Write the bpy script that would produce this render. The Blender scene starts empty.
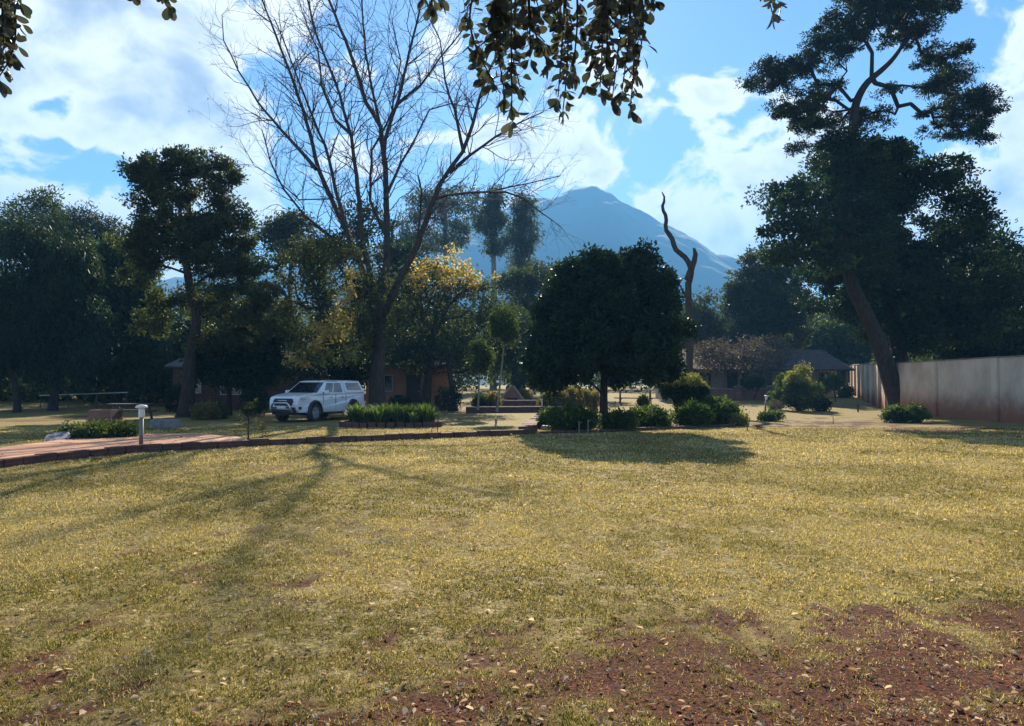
import bpy, bmesh, math, random
import numpy as np
from mathutils import Vector, Matrix

R = math.radians
rnd = random.Random(7)
SC = bpy.context.scene
COL = SC.collection

# ------------------------------------------------------------------ camera
F = 740.0; EYE = 1.6; HOR = 385.0
PITCH = math.atan((HOR - 363) / F)
cam = bpy.data.cameras.new("camera"); camo = bpy.data.objects.new("camera", cam); COL.objects.link(camo)
cam.sensor_width = 36; cam.lens = 36 * F / 1024; cam.clip_start = 0.05; cam.clip_end = 9000
camo.location = (0, 0, EYE); camo.rotation_euler = (R(90) + PITCH, 0, 0)
SC.camera = camo

# ------------------------------------------------------------------ light
SUN_EL, SUN_AZ = 30.0, 2.5          # azimuth measured from +Y towards +X
sd = Vector((math.sin(R(SUN_AZ)) * math.cos(R(SUN_EL)), math.cos(R(SUN_AZ)) * math.cos(R(SUN_EL)), math.sin(R(SUN_EL))))
sl = bpy.data.lights.new("sun", 'SUN'); slo = bpy.data.objects.new("sun", sl); COL.objects.link(slo)
sl.energy = 5.0; sl.angle = R(0.55); sl.color = (1.0, 0.88, 0.70)
slo.rotation_euler = sd.to_track_quat('Z', 'Y').to_euler()

SC.view_settings.view_transform = 'Standard'; SC.view_settings.look = 'None'
SC.view_settings.exposure = 1.62; SC.view_settings.gamma = 1.0
SC.view_settings.use_curve_mapping = False

def pdir(px, py):
    u = (px - 512) / F; v = (363 - py) / F
    return np.array([u, math.cos(PITCH) - v * math.sin(PITCH), math.sin(PITCH) + v * math.cos(PITCH)])
def P(px, py, D):
    d = pdir(px, py); return np.array([0, 0, EYE]) + d * (D / d[1])

world = bpy.data.worlds.new("World"); SC.world = world; world.use_nodes = True
def build_world():
    nt = world.node_tree; nt.nodes.clear(); N = nt.nodes; L = nt.links
    out = N.new('ShaderNodeOutputWorld'); bg = N.new('ShaderNodeBackground')
    sky = N.new('ShaderNodeTexSky'); sky.sky_type = 'NISHITA'; sky.sun_disc = False
    sky.sun_elevation = R(SUN_EL); sky.sun_rotation = R(SUN_AZ)
    sky.altitude = 1200; sky.air_density = 1.0; sky.dust_density = 0.3; sky.ozone_density = 2.5
    bg.inputs[1].default_value = 0.055
    tc = N.new('ShaderNodeTexCoord')
    V = tc.outputs['Generated']
    def mth(op, a, b=None, clamp=False):
        n = N.new('ShaderNodeMath'); n.operation = op; n.use_clamp = clamp
        for i, x in enumerate((a, b)):
            if x is None: continue
            if isinstance(x, (int, float)): n.inputs[i].default_value = x
            else: L.new(x, n.inputs[i])
        return n.outputs[0]
    # clouds: soft banks at chosen directions, broken up by noise
    blobs = [(20,60,.26,.66),(90,130,.24,.60),(170,60,.22,.70),(225,110,.13,.34),(290,140,.15,.34),(350,125,.10,.24),(150,210,.22,.30),
             (255,45,.07,-.15),(20,190,.14,-.18),(420,60,.16,-.25),
             (585,125,.09,.58),(635,95,.05,.30),(510,160,.12,.34),(655,165,.03,.35),
             (735,165,.12,.68),(705,215,.10,.62),(790,200,.14,.60),(840,170,.08,.3),(985,165,.12,.66),(1040,130,.14,.6),(1000,220,.12,.55),(820,130,.05,.2),
             (900,60,.18,-.22),(690,60,.16,-.22),(-300,100,.5,.3),(1500,150,.4,.3)]
    # domain warp
    nw = N.new('ShaderNodeTexNoise'); nw.inputs['Scale'].default_value = 5.0; nw.inputs['Detail'].default_value = 4
    L.new(V, nw.inputs['Vector'])
    wsub = N.new('ShaderNodeVectorMath'); wsub.operation = 'SUBTRACT'; L.new(nw.outputs['Color'], wsub.inputs[0]); wsub.inputs[1].default_value = (.5, .5, .5)
    wsc = N.new('ShaderNodeVectorMath'); wsc.operation = 'SCALE'; L.new(wsub.outputs[0], wsc.inputs[0]); wsc.inputs['Scale'].default_value = 0.13
    wad = N.new('ShaderNodeVectorMath'); wad.operation = 'ADD'; L.new(V, wad.inputs[0]); L.new(wsc.outputs[0], wad.inputs[1])
    VW = wad.outputs[0]
    acc = None
    for (px, py, r, w) in blobs:
        d = pdir(px, py); d = d / np.linalg.norm(d)
        n = N.new('ShaderNodeVectorMath'); n.operation = 'DISTANCE'; L.new(VW, n.inputs[0]); n.inputs[1].default_value = tuple(d)
        m = N.new('ShaderNodeMapRange'); m.interpolation_type = 'SMOOTHSTEP'
        m.inputs['From Min'].default_value = 0.0; m.inputs['From Max'].default_value = r * 1.5
        m.inputs['To Min'].default_value = w; m.inputs['To Max'].default_value = 0.0
        L.new(n.outputs['Value'], m.inputs['Value'])
        if acc is None: acc = m.outputs[0]
        elif w > 0:
            sm = N.new('ShaderNodeMath'); sm.operation = 'SMOOTH_MAX'; sm.inputs[2].default_value = 0.12
            L.new(acc, sm.inputs[0]); L.new(m.outputs[0], sm.inputs[1]); acc = sm.outputs[0]
        else: acc = mth('ADD', acc, m.outputs[0])
    n1 = N.new('ShaderNodeTexNoise'); n1.inputs['Scale'].default_value = 9.0; n1.inputs['Detail'].default_value = 9; n1.inputs['Roughness'].default_value = .56
    sv = N.new('ShaderNodeVectorMath'); sv.operation = 'MULTIPLY'; sv.inputs[1].default_value = (1, 1, 1.5); L.new(VW, sv.inputs[0])
    L.new(sv.outputs[0], n1.inputs['Vector'])
    nn = mth('MULTIPLY', mth('SUBTRACT', n1.outputs['Fac'], .5), 2.1)
    dens = mth('ADD', acc, nn)
    cov = N.new('ShaderNodeMapRange'); cov.interpolation_type = 'SMOOTHSTEP'
    cov.inputs['From Min'].default_value = .17; cov.inputs['From Max'].default_value = .36
    L.new(dens, cov.inputs['Value'])
    # thick parts are greyer (seen against the sun), thin edges are bright
    thick = N.new('ShaderNodeMapRange'); thick.interpolation_type = 'SMOOTHSTEP'
    thick.inputs['From Min'].default_value = .30; thick.inputs['From Max'].default_value = .98
    L.new(dens, thick.inputs['Value'])
    cc = N.new('ShaderNodeMix'); cc.data_type = 'RGBA'
    cc.inputs['A'].default_value = (8.0, 7.9, 8.0, 1); cc.inputs['B'].default_value = (3.1, 3.45, 4.1, 1)
    L.new(thick.outputs[0], cc.inputs['Factor'])
    hs = N.new('ShaderNodeMix'); hs.data_type = 'RGBA'; hs.blend_type = 'MULTIPLY'; hs.inputs['Factor'].default_value = 1
    hs.inputs['B'].default_value = SKYTINT
    L.new(sky.outputs[0], hs.inputs['A'])
    mx = N.new('ShaderNodeMix'); mx.data_type = 'RGBA'
    L.new(cov.outputs[0], mx.inputs['Factor']); L.new(hs.outputs['Result'], mx.inputs['A']); L.new(cc.outputs['Result'], mx.inputs['B'])
    L.new(mx.outputs['Result'], bg.inputs[0]); L.new(bg.outputs[0], out.inputs[0])
SKYTINT = (.67, .84, .98, 1)
build_world()

# ------------------------------------------------------------------ helpers
def smooth(a, b, x):
    t = np.clip((x - a) / (b - a), 0, 1); return t * t * (3 - 2 * t)
def gz(x, y):
    return 0.7 * smooth(38, 68, y) + 0.6 * smooth(68, 200, y)
def G(px, py):
    """ground point under a pixel"""
    d = pdir(px, py); t = EYE / -d[2]; p = np.array([0, 0, EYE]) + d * t
    for _ in range(12):
        z = float(gz(p[0], p[1])); t = (EYE - z) / -d[2]; p = np.array([0, 0, EYE]) + d * t
    return p
def on(px, D):
    x = (px - 512) / F * D; return np.array([x, D, float(gz(x, D))])

_perm = np.random.RandomState(3).rand(256, 256)
def vnoise(x, y, s):
    x = np.asarray(x) / s + 500.3; y = np.asarray(y) / s + 500.7
    xi = np.floor(x).astype(int); yi = np.floor(y).astype(int); fx = x - xi; fy = y - yi
    fx = fx * fx * (3 - 2 * fx); fy = fy * fy * (3 - 2 * fy)
    g = lambda a, b: _perm[a % 256, b % 256]
    return (g(xi, yi) * (1 - fx) + g(xi + 1, yi) * fx) * (1 - fy) + (g(xi, yi + 1) * (1 - fx) + g(xi + 1, yi + 1) * fx) * fy
def fbm(x, y, s, o=4):
    r = 0; a = .5
    for i in range(o): r = r + a * vnoise(x + 13 * i, y - 7 * i, s / 2 ** i); a *= .5
    return r / (1 - .5 ** o)

def tag(o, label=None, cat=None, group=None, kind=None):
    if label: o['label'] = label
    if cat: o['category'] = cat
    if group: o['group'] = group
    if kind: o['kind'] = kind
    return o
def thing(name, label, cat, loc, rz=0, group=None):
    o = bpy.data.objects.new(name, None); COL.objects.link(o); o.empty_display_size = .2
    o.location = tuple(float(v) for v in loc); o.rotation_euler = (0, 0, rz)
    return tag(o, label, cat, group)
def npmesh(name, V, faces, mat, parent=None, attr=None, smoothed=False, world_coords=True):
    """V (n,3); faces: (m,k) array or list of such arrays"""
    V = np.asarray(V, dtype=np.float64)
    if parent is not None and world_coords: V = V - np.array(parent.location)
    if not isinstance(faces, list): faces = [faces]
    me = bpy.data.meshes.new(name)
    idx = np.concatenate([f.ravel() for f in faces]).astype(np.int32)
    tot = np.concatenate([np.full(len(f), f.shape[1]) for f in faces]).astype(np.int32)
    st = np.concatenate([[0], np.cumsum(tot)[:-1]]).astype(np.int32)
    me.vertices.add(len(V)); me.vertices.foreach_set('co', V.astype(np.float32).ravel())
    me.loops.add(len(idx)); me.loops.foreach_set('vertex_index', idx)
    me.polygons.add(len(tot)); me.polygons.foreach_set('loop_start', st)
    try: me.polygons.foreach_set('loop_total', tot)
    except Exception: pass
    if smoothed: me.polygons.foreach_set('use_smooth', np.ones(len(tot), dtype=bool))
    me.update(calc_edges=True)
    if attr is not None:
        for k, a in (attr.items() if isinstance(attr, dict) else [('v', attr)]):
            at = me.attributes.new(k, 'FLOAT', 'POINT'); at.data.foreach_set('value', np.asarray(a, dtype=np.float32))
    me.materials.append(mat)
    o = bpy.data.objects.new(name, me); COL.objects.link(o)
    if parent is not None: o.parent = parent
    return o

class MB:
    """collects shapes in LOCAL coordinates of the parent, builds one mesh"""
    def __init__(s): s.v = []; s.f = []
    def add(s, vs, fs):
        b = len(s.v); s.v += [tuple(map(float, v)) for v in vs]; s.f += [tuple(i + b for i in f) for f in fs]; return s
    def box(s, x0, x1, y0, y1, z0, z1, M=None):
        vs = [Vector((x, y, z)) for x in (x0, x1) for y in (y0, y1) for z in (z0, z1)]
        if M is not None: vs = [M @ v for v in vs]
        return s.add(vs, [(0,1,3,2),(4,6,7,5),(0,4,5,1),(2,3,7,6),(0,2,6,4),(1,5,7,3)])
    def tube(s, pts, rs, n=8, caps=True):
        pts = [Vector(p) for p in pts]
        if isinstance(rs, (int, float)): rs = [rs] * len(pts)
        b = len(s.v); ref = None
        for i, p in enumerate(pts):
            t = (pts[min(i+1, len(pts)-1)] - pts[max(i-1, 0)]).normalized()
            if ref is None: ref = t.orthogonal().normalized()
            ref = (ref - t * ref.dot(t)).normalized(); w = t.cross(ref)
            for k in range(n):
                a = 2 * math.pi * k / n; q = p + (ref * math.cos(a) + w * math.sin(a)) * rs[i]; s.v.append(tuple(q))
        for i in range(len(pts) - 1):
            for k in range(n):
                s.f.append((b+i*n+k, b+i*n+(k+1)%n, b+(i+1)*n+(k+1)%n, b+(i+1)*n+k))
        if caps:
            s.f.append(tuple(b + k for k in reversed(range(n)))); e = b + (len(pts)-1)*n; s.f.append(tuple(e + k for k in range(n)))
        return s
    def lathe(s, prof, n=20, M=None, axis='z', caps=True):
        b = len(s.v)
        for (r, z) in prof:
            for k in range(n):
                a = 2*math.pi*k/n
                q = Vector((r*math.cos(a), r*math.sin(a), z)) if axis == 'z' else Vector((r*math.cos(a), z, r*math.sin(a)))
                if M is not None: q = M @ q
                s.v.append(tuple(q))
        for i in range(len(prof)-1):
            for k in range(n): s.f.append((b+i*n+k, b+i*n+(k+1)%n, b+(i+1)*n+(k+1)%n, b+(i+1)*n+k))
        if caps: s.f.append(tuple(b+k for k in reversed(range(n)))); e = b+(len(prof)-1)*n; s.f.append(tuple(e+k for k in range(n)))
        return s
    def build(s, name, mat, parent=None, bevel=0, smoothed=False, loc=None):
        me = bpy.data.meshes.new(name); me.from_pydata(s.v, [], s.f); me.materials.append(mat)
        bm = bmesh.new(); bm.from_mesh(me); bmesh.ops.recalc_face_normals(bm, faces=bm.faces); bm.to_mesh(me); bm.free()
        if smoothed:
            for p in me.polygons: p.use_smooth = True
        o = bpy.data.objects.new(name, me); COL.objects.link(o)
        if parent is not None: o.parent = parent
        if loc is not None: o.location = loc
        if bevel:
            m = o.modifiers.new('b', 'BEVEL'); m.width = bevel; m.segments = 2; m.limit_method = 'ANGLE'; m.angle_limit = R(35)
        return o

# ------------------------------------------------------------------ materials
MATS = {}
def nmat(name):
    m = bpy.data.materials.new(name); m.use_nodes = True; m.node_tree.nodes.clear(); return m, m.node_tree.nodes, m.node_tree.links
def ramp(N, L, fac, stops):
    r = N.new('ShaderNodeValToRGB'); L.new(fac, r.inputs[0]); e = r.color_ramp.elements
    while len(e) < len(stops): e.new(0.5)
    for i, (p, c) in enumerate(stops): e[i].position = p; e[i].color = (*c, 1)
    return r.outputs[0]
def noise(N, L, vec, sc, det=4, rough=.55):
    n = N.new('ShaderNodeTexNoise'); n.inputs['Scale'].default_value = sc; n.inputs['Detail'].default_value = det; n.inputs['Roughness'].default_value = rough
    if vec is not None: L.new(vec, n.inputs['Vector'])
    return n.outputs['Fac']
def mixc(N, L, f, a, b, mode='MIX'):
    n = N.new('ShaderNodeMix'); n.data_type = 'RGBA'; n.blend_type = mode
    for k, x in (('Factor', f), ('A', a), ('B', b)):
        if isinstance(x, (int, float)): n.inputs[k].default_value = x
        elif isinstance(x, tuple): n.inputs[k].default_value = (*x, 1)
        else: L.new(x, n.inputs[k])
    return n.outputs['Result']
def finish(m, N, L, col, rough=.6, metal=0, bump=None, bstr=.3, bdist=.02, spec=.5, coat=0):
    p = N.new('ShaderNodeBsdfPrincipled'); o = N.new('ShaderNodeOutputMaterial'); L.new(p.outputs[0], o.inputs[0])
    if isinstance(col, tuple): p.inputs['Base Color'].default_value = (*col, 1)
    else: L.new(col, p.inputs['Base Color'])
    p.inputs['Roughness'].default_value = rough; p.inputs['Metallic'].default_value = metal
    p.inputs['Specular IOR Level'].default_value = spec; p.inputs['Coat Weight'].default_value = coat
    if bump is not None:
        b = N.new('ShaderNodeBump'); b.inputs['Strength'].default_value = bstr; b.inputs['Distance'].default_value = bdist
        L.new(bump, b.inputs['Height']); L.new(b.outputs[0], p.inputs['Normal'])
    return m
def simple(name, c1, c2=None, sc=6, rough=.6, metal=0, bstr=.2, bdist=.01, spec=.5, coat=0):
    if name in MATS: return MATS[name]
    m, N, L = nmat(name); tc = N.new('ShaderNodeTexCoord').outputs['Object']
    f = noise(N, L, tc, sc, 6, .6)
    c2 = c2 or tuple(x * .75 for x in c1)
    col = ramp(N, L, f, [(.35, c2), (.65, c1)])
    MATS[name] = finish(m, N, L, col, rough, metal, noise(N, L, tc, sc * 5, 4), bstr, bdist, spec, coat); return MATS[name]
def leafmat(name, dark, light, tr=.35, trc=None, rough=.6, spec=.16):
    if name in MATS: return MATS[name]
    m, N, L = nmat(name)
    a = N.new('ShaderNodeAttribute'); a.attribute_name = 'v'
    col = ramp(N, L, a.outputs['Fac'], [(0, dark), (.6, tuple((x + y) / 2 for x, y in zip(dark, light))), (1, light)])
    p = N.new('ShaderNodeBsdfPrincipled'); L.new(col, p.inputs['Base Color']); p.inputs['Roughness'].default_value = rough; p.inputs['Specular IOR Level'].default_value = spec
    t = N.new('ShaderNodeBsdfTranslucent')
    tcol = mixc(N, L, 1.0, col, trc or (1.5, 1.6, .7), 'MULTIPLY'); L.new(tcol, t.inputs[0])
    mx = N.new('ShaderNodeMixShader'); mx.inputs[0].default_value = tr; L.new(p.outputs[0], mx.inputs[1]); L.new(t.outputs[0], mx.inputs[2])
    o = N.new('ShaderNodeOutputMaterial'); L.new(mx.outputs[0], o.inputs[0]); MATS[name] = m; return m
def barkmat(name, c1, c2):
    if name in MATS: return MATS[name]
    m, N, L = nmat(name); tc = N.new('ShaderNodeTexCoord').outputs['Object']
    mp = N.new('ShaderNodeMapping'); mp.inputs['Scale'].default_value = (4, 4, .7); L.new(tc, mp.inputs[0])
    f = noise(N, L, mp.outputs[0], 3, 8, .65); col = ramp(N, L, f, [(.35, c2), (.65, c1)])
    MATS[name] = finish(m, N, L, col, .9, 0, f, .8, .06, .2); return MATS[name]
def brickmat(name, c1, c2, mortar, sc=1.0, bw=.23, bh=.075, horizontal=False, dirt=.5):
    if name in MATS: return MATS[name]
    m, N, L = nmat(name); tc = N.new('ShaderNodeTexCoord').outputs['Object']
    b = N.new('ShaderNodeTexBrick'); b.inputs['Scale'].default_value = sc; b.inputs['Brick Width'].default_value = bw; b.inputs['Row Height'].default_value = bh
    b.inputs['Mortar Size'].default_value = .007; b.inputs['Color1'].default_value = (*c1, 1); b.inputs['Color2'].default_value = (*c2, 1); b.inputs['Mortar'].default_value = (*mortar, 1)
    if not horizontal:
        sp = N.new('ShaderNodeSeparateXYZ'); L.new(tc, sp.inputs[0]); cb = N.new('ShaderNodeCombineXYZ')
        ad = N.new('ShaderNodeMath'); ad.operation = 'ADD'; L.new(sp.outputs[0], ad.inputs[0]); L.new(sp.outputs[1], ad.inputs[1])
        L.new(ad.outputs[0], cb.inputs[0]); L.new(sp.outputs[2], cb.inputs[1]); L.new(cb.outputs[0], b.inputs['Vector'])
    else: L.new(tc, b.inputs['Vector'])
    f = noise(N, L, tc, 2.2, 6, .65)
    col = mixc(N, L, mixc_f(N, L, f, dirt), b.outputs['Color'], tuple(x * .55 for x in c2))
    MATS[name] = finish(m, N, L, col, .88, 0, b.outputs['Fac'], -.4, .01, .25); return MATS[name]
def mixc_f(N, L, f, amt):
    n = N.new('ShaderNodeMapRange'); L.new(f, n.inputs['Value']); n.inputs['From Min'].default_value = .4; n.inputs['From Max'].default_value = .75; n.inputs['To Max'].default_value = amt
    return n.outputs[0]

BARK = barkmat('bark', (.065, .048, .036), (.025, .019, .016))
BARK_GREY = barkmat('bark_grey', (.10, .078, .062), (.04, .03, .026))
BARK_PALE = barkmat('bark_pale', (.34, .30, .25), (.16, .14, .12))
BRICK = brickmat('brick', (.30, .12, .075), (.20, .085, .06), (.30, .26, .22))
BRICK_DARK = brickmat('brick_dark', (.15, .06, .045), (.09, .04, .035), (.14, .11, .09), dirt=.7)
L_DARK = leafmat('leaf_dark', (.012, .026, .014), (.045, .075, .028), .22)
L_ROUND = leafmat('leaf_glossy', (.010, .024, .014), (.035, .065, .022), .15, rough=.5)
L_MID = leafmat('leaf_mid', (.03, .05, .018), (.10, .13, .04), .34)
L_OLIVE = leafmat('leaf_olive', (.03, .045, .02), (.09, .10, .04), .32)
L_PINE = leafmat('leaf_pine', (.015, .028, .018), (.05, .065, .03), .22)
L_GUM = leafmat('leaf_gum', (.05, .065, .045), (.11, .13, .08), .3)
L_YELL = leafmat('leaf_yellow', (.36, .27, .07), (.72, .58, .20), .45, (1.1, 1.1, .7))
L_LIME = leafmat('leaf_lime', (.10, .12, .03), (.44, .42, .12), .42, (1.2, 1.2, .7))
L_GOLD = leafmat('leaf_gold', (.07, .065, .025), (.30, .23, .09), .38)
L_BRIGHT = leafmat('leaf_bright', (.022, .045, .016), (.12, .17, .045), .36)
L_STRAP = leafmat('leaf_strap', (.02, .045, .016), (.13, .18, .055), .38)
L_TAN = leafmat('leaf_tan', (.07, .06, .048), (.17, .145, .11), .25, (1.2, 1.1, .8))
L_NEAR = leafmat('leaf_near', (.042, .052, .038), (.12, .125, .085), .30, (1.0, 1.0, .75), rough=.4)

# ------------------------------------------------------------------ ground
def soil_mask(x, y):
    """1 = bare red soil, 0 = grass"""
    n = fbm(x, y, 2.2, 5); n2 = fbm(x + 40, y + 9, .5, 4)
    front = smooth(5.8, 3.4, y - .12 * np.clip(x, -2, 3) - .05)
    b = .17 + .54 * front
    def spot(cx, cy, rx, ry, w): return w * np.exp(-(((x - cx) / rx) ** 2 + ((y - cy) / ry) ** 2))
    b = b + spot(12.5, 30, 4.5, 5.0, .33) + spot(-5.6, 7.6, .9, .7, .3) + spot(5.5, 8.2, 2.8, .7, .15) + spot(18, 27, 5, 6, .25) + spot(3, 22, 8, 2, .10)
    b = b + spot(-30, 40, 14, 9, .28) + spot(-6, 14.5, 2, .6, .1)
    return smooth(.30, .82, b + (n - .5) * .80 + (n2 - .5) * .75 + (fbm(x - 9, y + 77, .13, 2) - .5) * .6)
def hgt(x, y):
    near = 1 - smooth(25, 45, y)
    m = soil_mask(x, y)
    return gz(x, y) + near * (.05 * (fbm(x, y, 3.5, 3) - .5) + .035 * (fbm(x + 5, y, .35, 3) - .5) * (1 + m) - .012 * m)

def axis(dense0, dense1, step, far0, far1):
    a = list(np.arange(dense0, dense1 + 1e-6, step)); s = step; x = dense1
    while x < far1: s *= 1.25; x += s; a.append(min(x, far1))
    s = step; x = dense0; pre = []
    while x > far0: s *= 1.25; x -= s; pre.append(max(x, far0))
    return np.array(pre[::-1] + a)
def make_ground():
    xs = axis(-12, 14, .11, -1850, 1850); ys = axis(2.2, 34, .11, -260, 2250)
    X, Y = np.meshgrid(xs, ys); Z = hgt(X, Y); S = soil_mask(X, Y)
    V = np.stack([X.ravel(), Y.ravel(), Z.ravel()], 1); nx = len(xs); ny = len(ys)
    i = np.arange((nx) * (ny)).reshape(ny, nx)
    Fc = np.stack([i[:-1, :-1].ravel(), i[:-1, 1:].ravel(), i[1:, 1:].ravel(), i[1:, :-1].ravel()], 1)
    m, N, L = nmat('ground_lawn'); tc = N.new('ShaderNodeTexCoord').outputs['Object']
    a = N.new('ShaderNodeAttribute'); a.attribute_name = 'soil'
    nf = noise(N, L, tc, 26, 8, .78); nl = noise(N, L, tc, .55, 5, .6); ns = noise(N, L, tc, 45, 5, .7)
    g = ramp(N, L, nf, [(.36, (.035, .018, .008)), (.5, (.23, .18, .056)), (.64, (.64, .52, .24))])  # dark stops here and below paint thatch shadow into the grass colour
    gg = ramp(N, L, nf, [(.36, (.028, .020, .007)), (.5, (.19, .165, .034)), (.64, (.50, .44, .12))])
    gm = N.new('ShaderNodeMapRange'); L.new(nl, gm.inputs['Value']); gm.inputs['From Min'].default_value = .45; gm.inputs['From Max'].default_value = .68
    grass = mixc(N, L, gm.outputs[0], g, gg)
    soil = ramp(N, L, ns, [(.36, (.010, .003, .002)), (.5, (.060, .016, .007)), (.68, (.22, .066, .028))])
    ad = N.new('ShaderNodeMath'); ad.operation = 'ADD'; L.new(a.outputs['Fac'], ad.inputs[0])
    sc = N.new('ShaderNodeMapRange'); L.new(nf, sc.inputs['Value']); sc.inputs['From Min'].default_value = .3; sc.inputs['From Max'].default_value = .7; sc.inputs['To Min'].default_value = -.5; sc.inputs['To Max'].default_value = .5
    L.new(sc.outputs[0], ad.inputs[1])
    mr = N.new('ShaderNodeMapRange'); L.new(ad.outputs[0], mr.inputs['Value']); mr.inputs['From Min'].default_value = .3; mr.inputs['From Max'].default_value = .75
    # under the blades some soil always shows
    mr.inputs['To Min'].default_value = .22
    col = mixc(N, L, mr.outputs[0], grass, soil)
    finish(m, N, L, col, .95, 0, ns, .7, .02, .15)
    o = npmesh('ground', V, Fc, m, attr={'soil': S.ravel()}, smoothed=True); tag(o, kind='structure')
make_ground()

def make_mountain(name, prof, D, depth, seed, label=None):
    """ridge heightfield: prof = [(px, py)] skyline at distance D"""
    px = np.array([p[0] for p in prof]); py = np.array([p[1] for p in prof])
    xs = (px - 512) / F * D; hs = (HOR - py) / F * D
    X1 = np.linspace(xs[0], xs[-1], 520); Y1 = np.linspace(-depth, depth, 170)
    X, Y = np.meshgrid(X1, Y1)
    H = np.interp(X, xs, hs)
    H = H * (1 - np.abs(Y / depth) ** 1.15)
    rid = np.abs(fbm(X + seed, Y * .8, 260, 5) - .5) * 2
    edge = np.clip(1 - np.abs(Y / depth) * 1.0, 0, 1)
    H = H + (rid - .35) * -45 * np.clip(np.abs(Y / depth) * 2.2, 0, 1) * edge * 1.2 + (fbm(X, Y, 45, 4) - .5) * 26 * edge - 4
    V = np.stack([X.ravel(), (Y + D).ravel(), H.ravel()], 1); nx = len(X1); ny = len(Y1); i = np.arange(nx * ny).reshape(ny, nx)
    Fc = np.stack([i[:-1, :-1].ravel(), i[:-1, 1:].ravel(), i[1:, 1:].ravel(), i[1:, :-1].ravel()], 1)
    m = simple('forest_slope', (.026, .034, .020), (.012, .020, .011), .022, .95, spec=.1)
    return tag(npmesh(name, V, Fc, m, smoothed=True), kind='structure')
make_mountain('mountain', [(-150, 330), (60, 300), (200, 270), (300, 262), (400, 235), (470, 212), (530, 196), (560, 192), (580, 185), (597, 183), (612, 189), (625, 200), (640, 209), (665, 221), (690, 234), (715, 250), (740, 262), (780, 285), (850, 310), (1000, 335), (1150, 350)], 1500, 560, 0)
make_mountain('hills', [(-500, 340), (-200, 330), (0, 340), (150, 335), (240, 310), (275, 293), (300, 292), (350, 320), (500, 345), (700, 342), (900, 335), (1100, 325), (1500, 345)], 820, 260, 77)

# haze: one even body of air round the place
def make_haze():
    m, N, L = nmat('haze_air'); o = N.new('ShaderNodeOutputMaterial'); v = N.new('ShaderNodeVolumePrincipled')
    v.inputs['Color'].default_value = (.17, .50, 1.0, 1); v.inputs['Density'].default_value = HAZE; v.inputs['Anisotropy'].default_value = .12
    L.new(v.outputs[0], o.inputs['Volume'])
    tag(MB().box(-1900, 1900, -300, 2300, -8, 432).build('haze', m), kind='stuff')
HAZE = .00050
make_haze()

# ------------------------------------------------------------------ path, kerbs
def arc_pts(pts, step=.5):
    out = []
    for a, b in zip(pts[:-1], pts[1:]):
        a = np.array(a); b = np.array(b); n = max(1, int(np.linalg.norm(b - a) / step))
        for k in range(n): out.append(a + (b - a) * k / n)
    out.append(np.array(pts[-1])); return out
KERB = [G(x, y) for x, y in ((-160, 488), (0, 468), (70, 459), (140, 452), (200, 449), (250, 446), (340, 442), (440, 438), (535, 434))]
def make_path():
    m = brickmat('paving', (.60, .31, .18), (.50, .24, .14), (.36, .22, .14), 1, .22, .11, True, .45)
    up = [G(x, y) for x, y in ((-160, 462), (0, 449), (60, 441), (120, 436), (160, 434.5), (205, 435), (238, 438), (262, 444))]
    lo = [G(x, y) for x, y in ((-160, 486), (0, 467), (70, 458), (140, 451.3), (180, 449.5), (215, 448), (245, 445.8), (262, 445))]
    V = []; Fq = []
    n = 8
    for i in range(len(up) - 1):
        for s in range(4):
            t = s / 4; a = up[i] * (1 - t) + up[i+1] * t; b = lo[i] * (1 - t) + lo[i+1] * t
            for k in range(n + 1): q = a * (1 - k / n) + b * k / n; V.append((q[0], q[1], 0))
    a, b = up[-1], lo[-1]
    for k in range(n + 1): q = a * (1 - k / n) + b * k / n; V.append((q[0], q[1], 0))
    V = np.array(V); V[:, 2] = hgt(V[:, 0], V[:, 1]) * .3 + .035
    rows = len(V) // (n + 1); i = np.arange(len(V)).reshape(rows, n + 1)
    Fc = np.stack([i[:-1, :-1].ravel(), i[:-1, 1:].ravel(), i[1:, 1:].ravel(), i[1:, :-1].ravel()], 1)
    tag(npmesh('path', V, Fc, m), kind='structure')
make_path()
def kerb(name, pts, w, h, mat, jitter=.02, gap=.012, L=.42, lbl=None, cat=None, kind=None, z0=-.06):
    """row of edging bricks, one object"""
    mb = MB(); P2 = arc_pts([np.array(p) for p in pts], L); rr = random.Random(len(pts) * 31 + int(w * 100))
    for a, b in zip(P2[:-1], P2[1:]):
        d = b - a; l = math.hypot(d[0], d[1]); ang = math.atan2(d[1], d[0]) + rr.uniform(-.03, .03)
        z = float(gz(a[0], a[1]))
        M = Matrix.Translation((a[0] + rr.uniform(-jitter, jitter), a[1] + rr.uniform(-jitter, jitter), z)) @ Matrix.Rotation(ang, 4, 'Z') @ Matrix.Rotation(rr.uniform(-.03, .03), 4, 'X')
        mb.box(gap, l - gap, -w/2, w/2, z0, h + rr.uniform(-.02, .02), M)
    o = mb.build(name, mat, bevel=.012)
    tag(o, lbl, cat, kind=kind); return o
kerb('kerb', KERB, .17, .17, BRICK_DARK, kind='structure')

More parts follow.
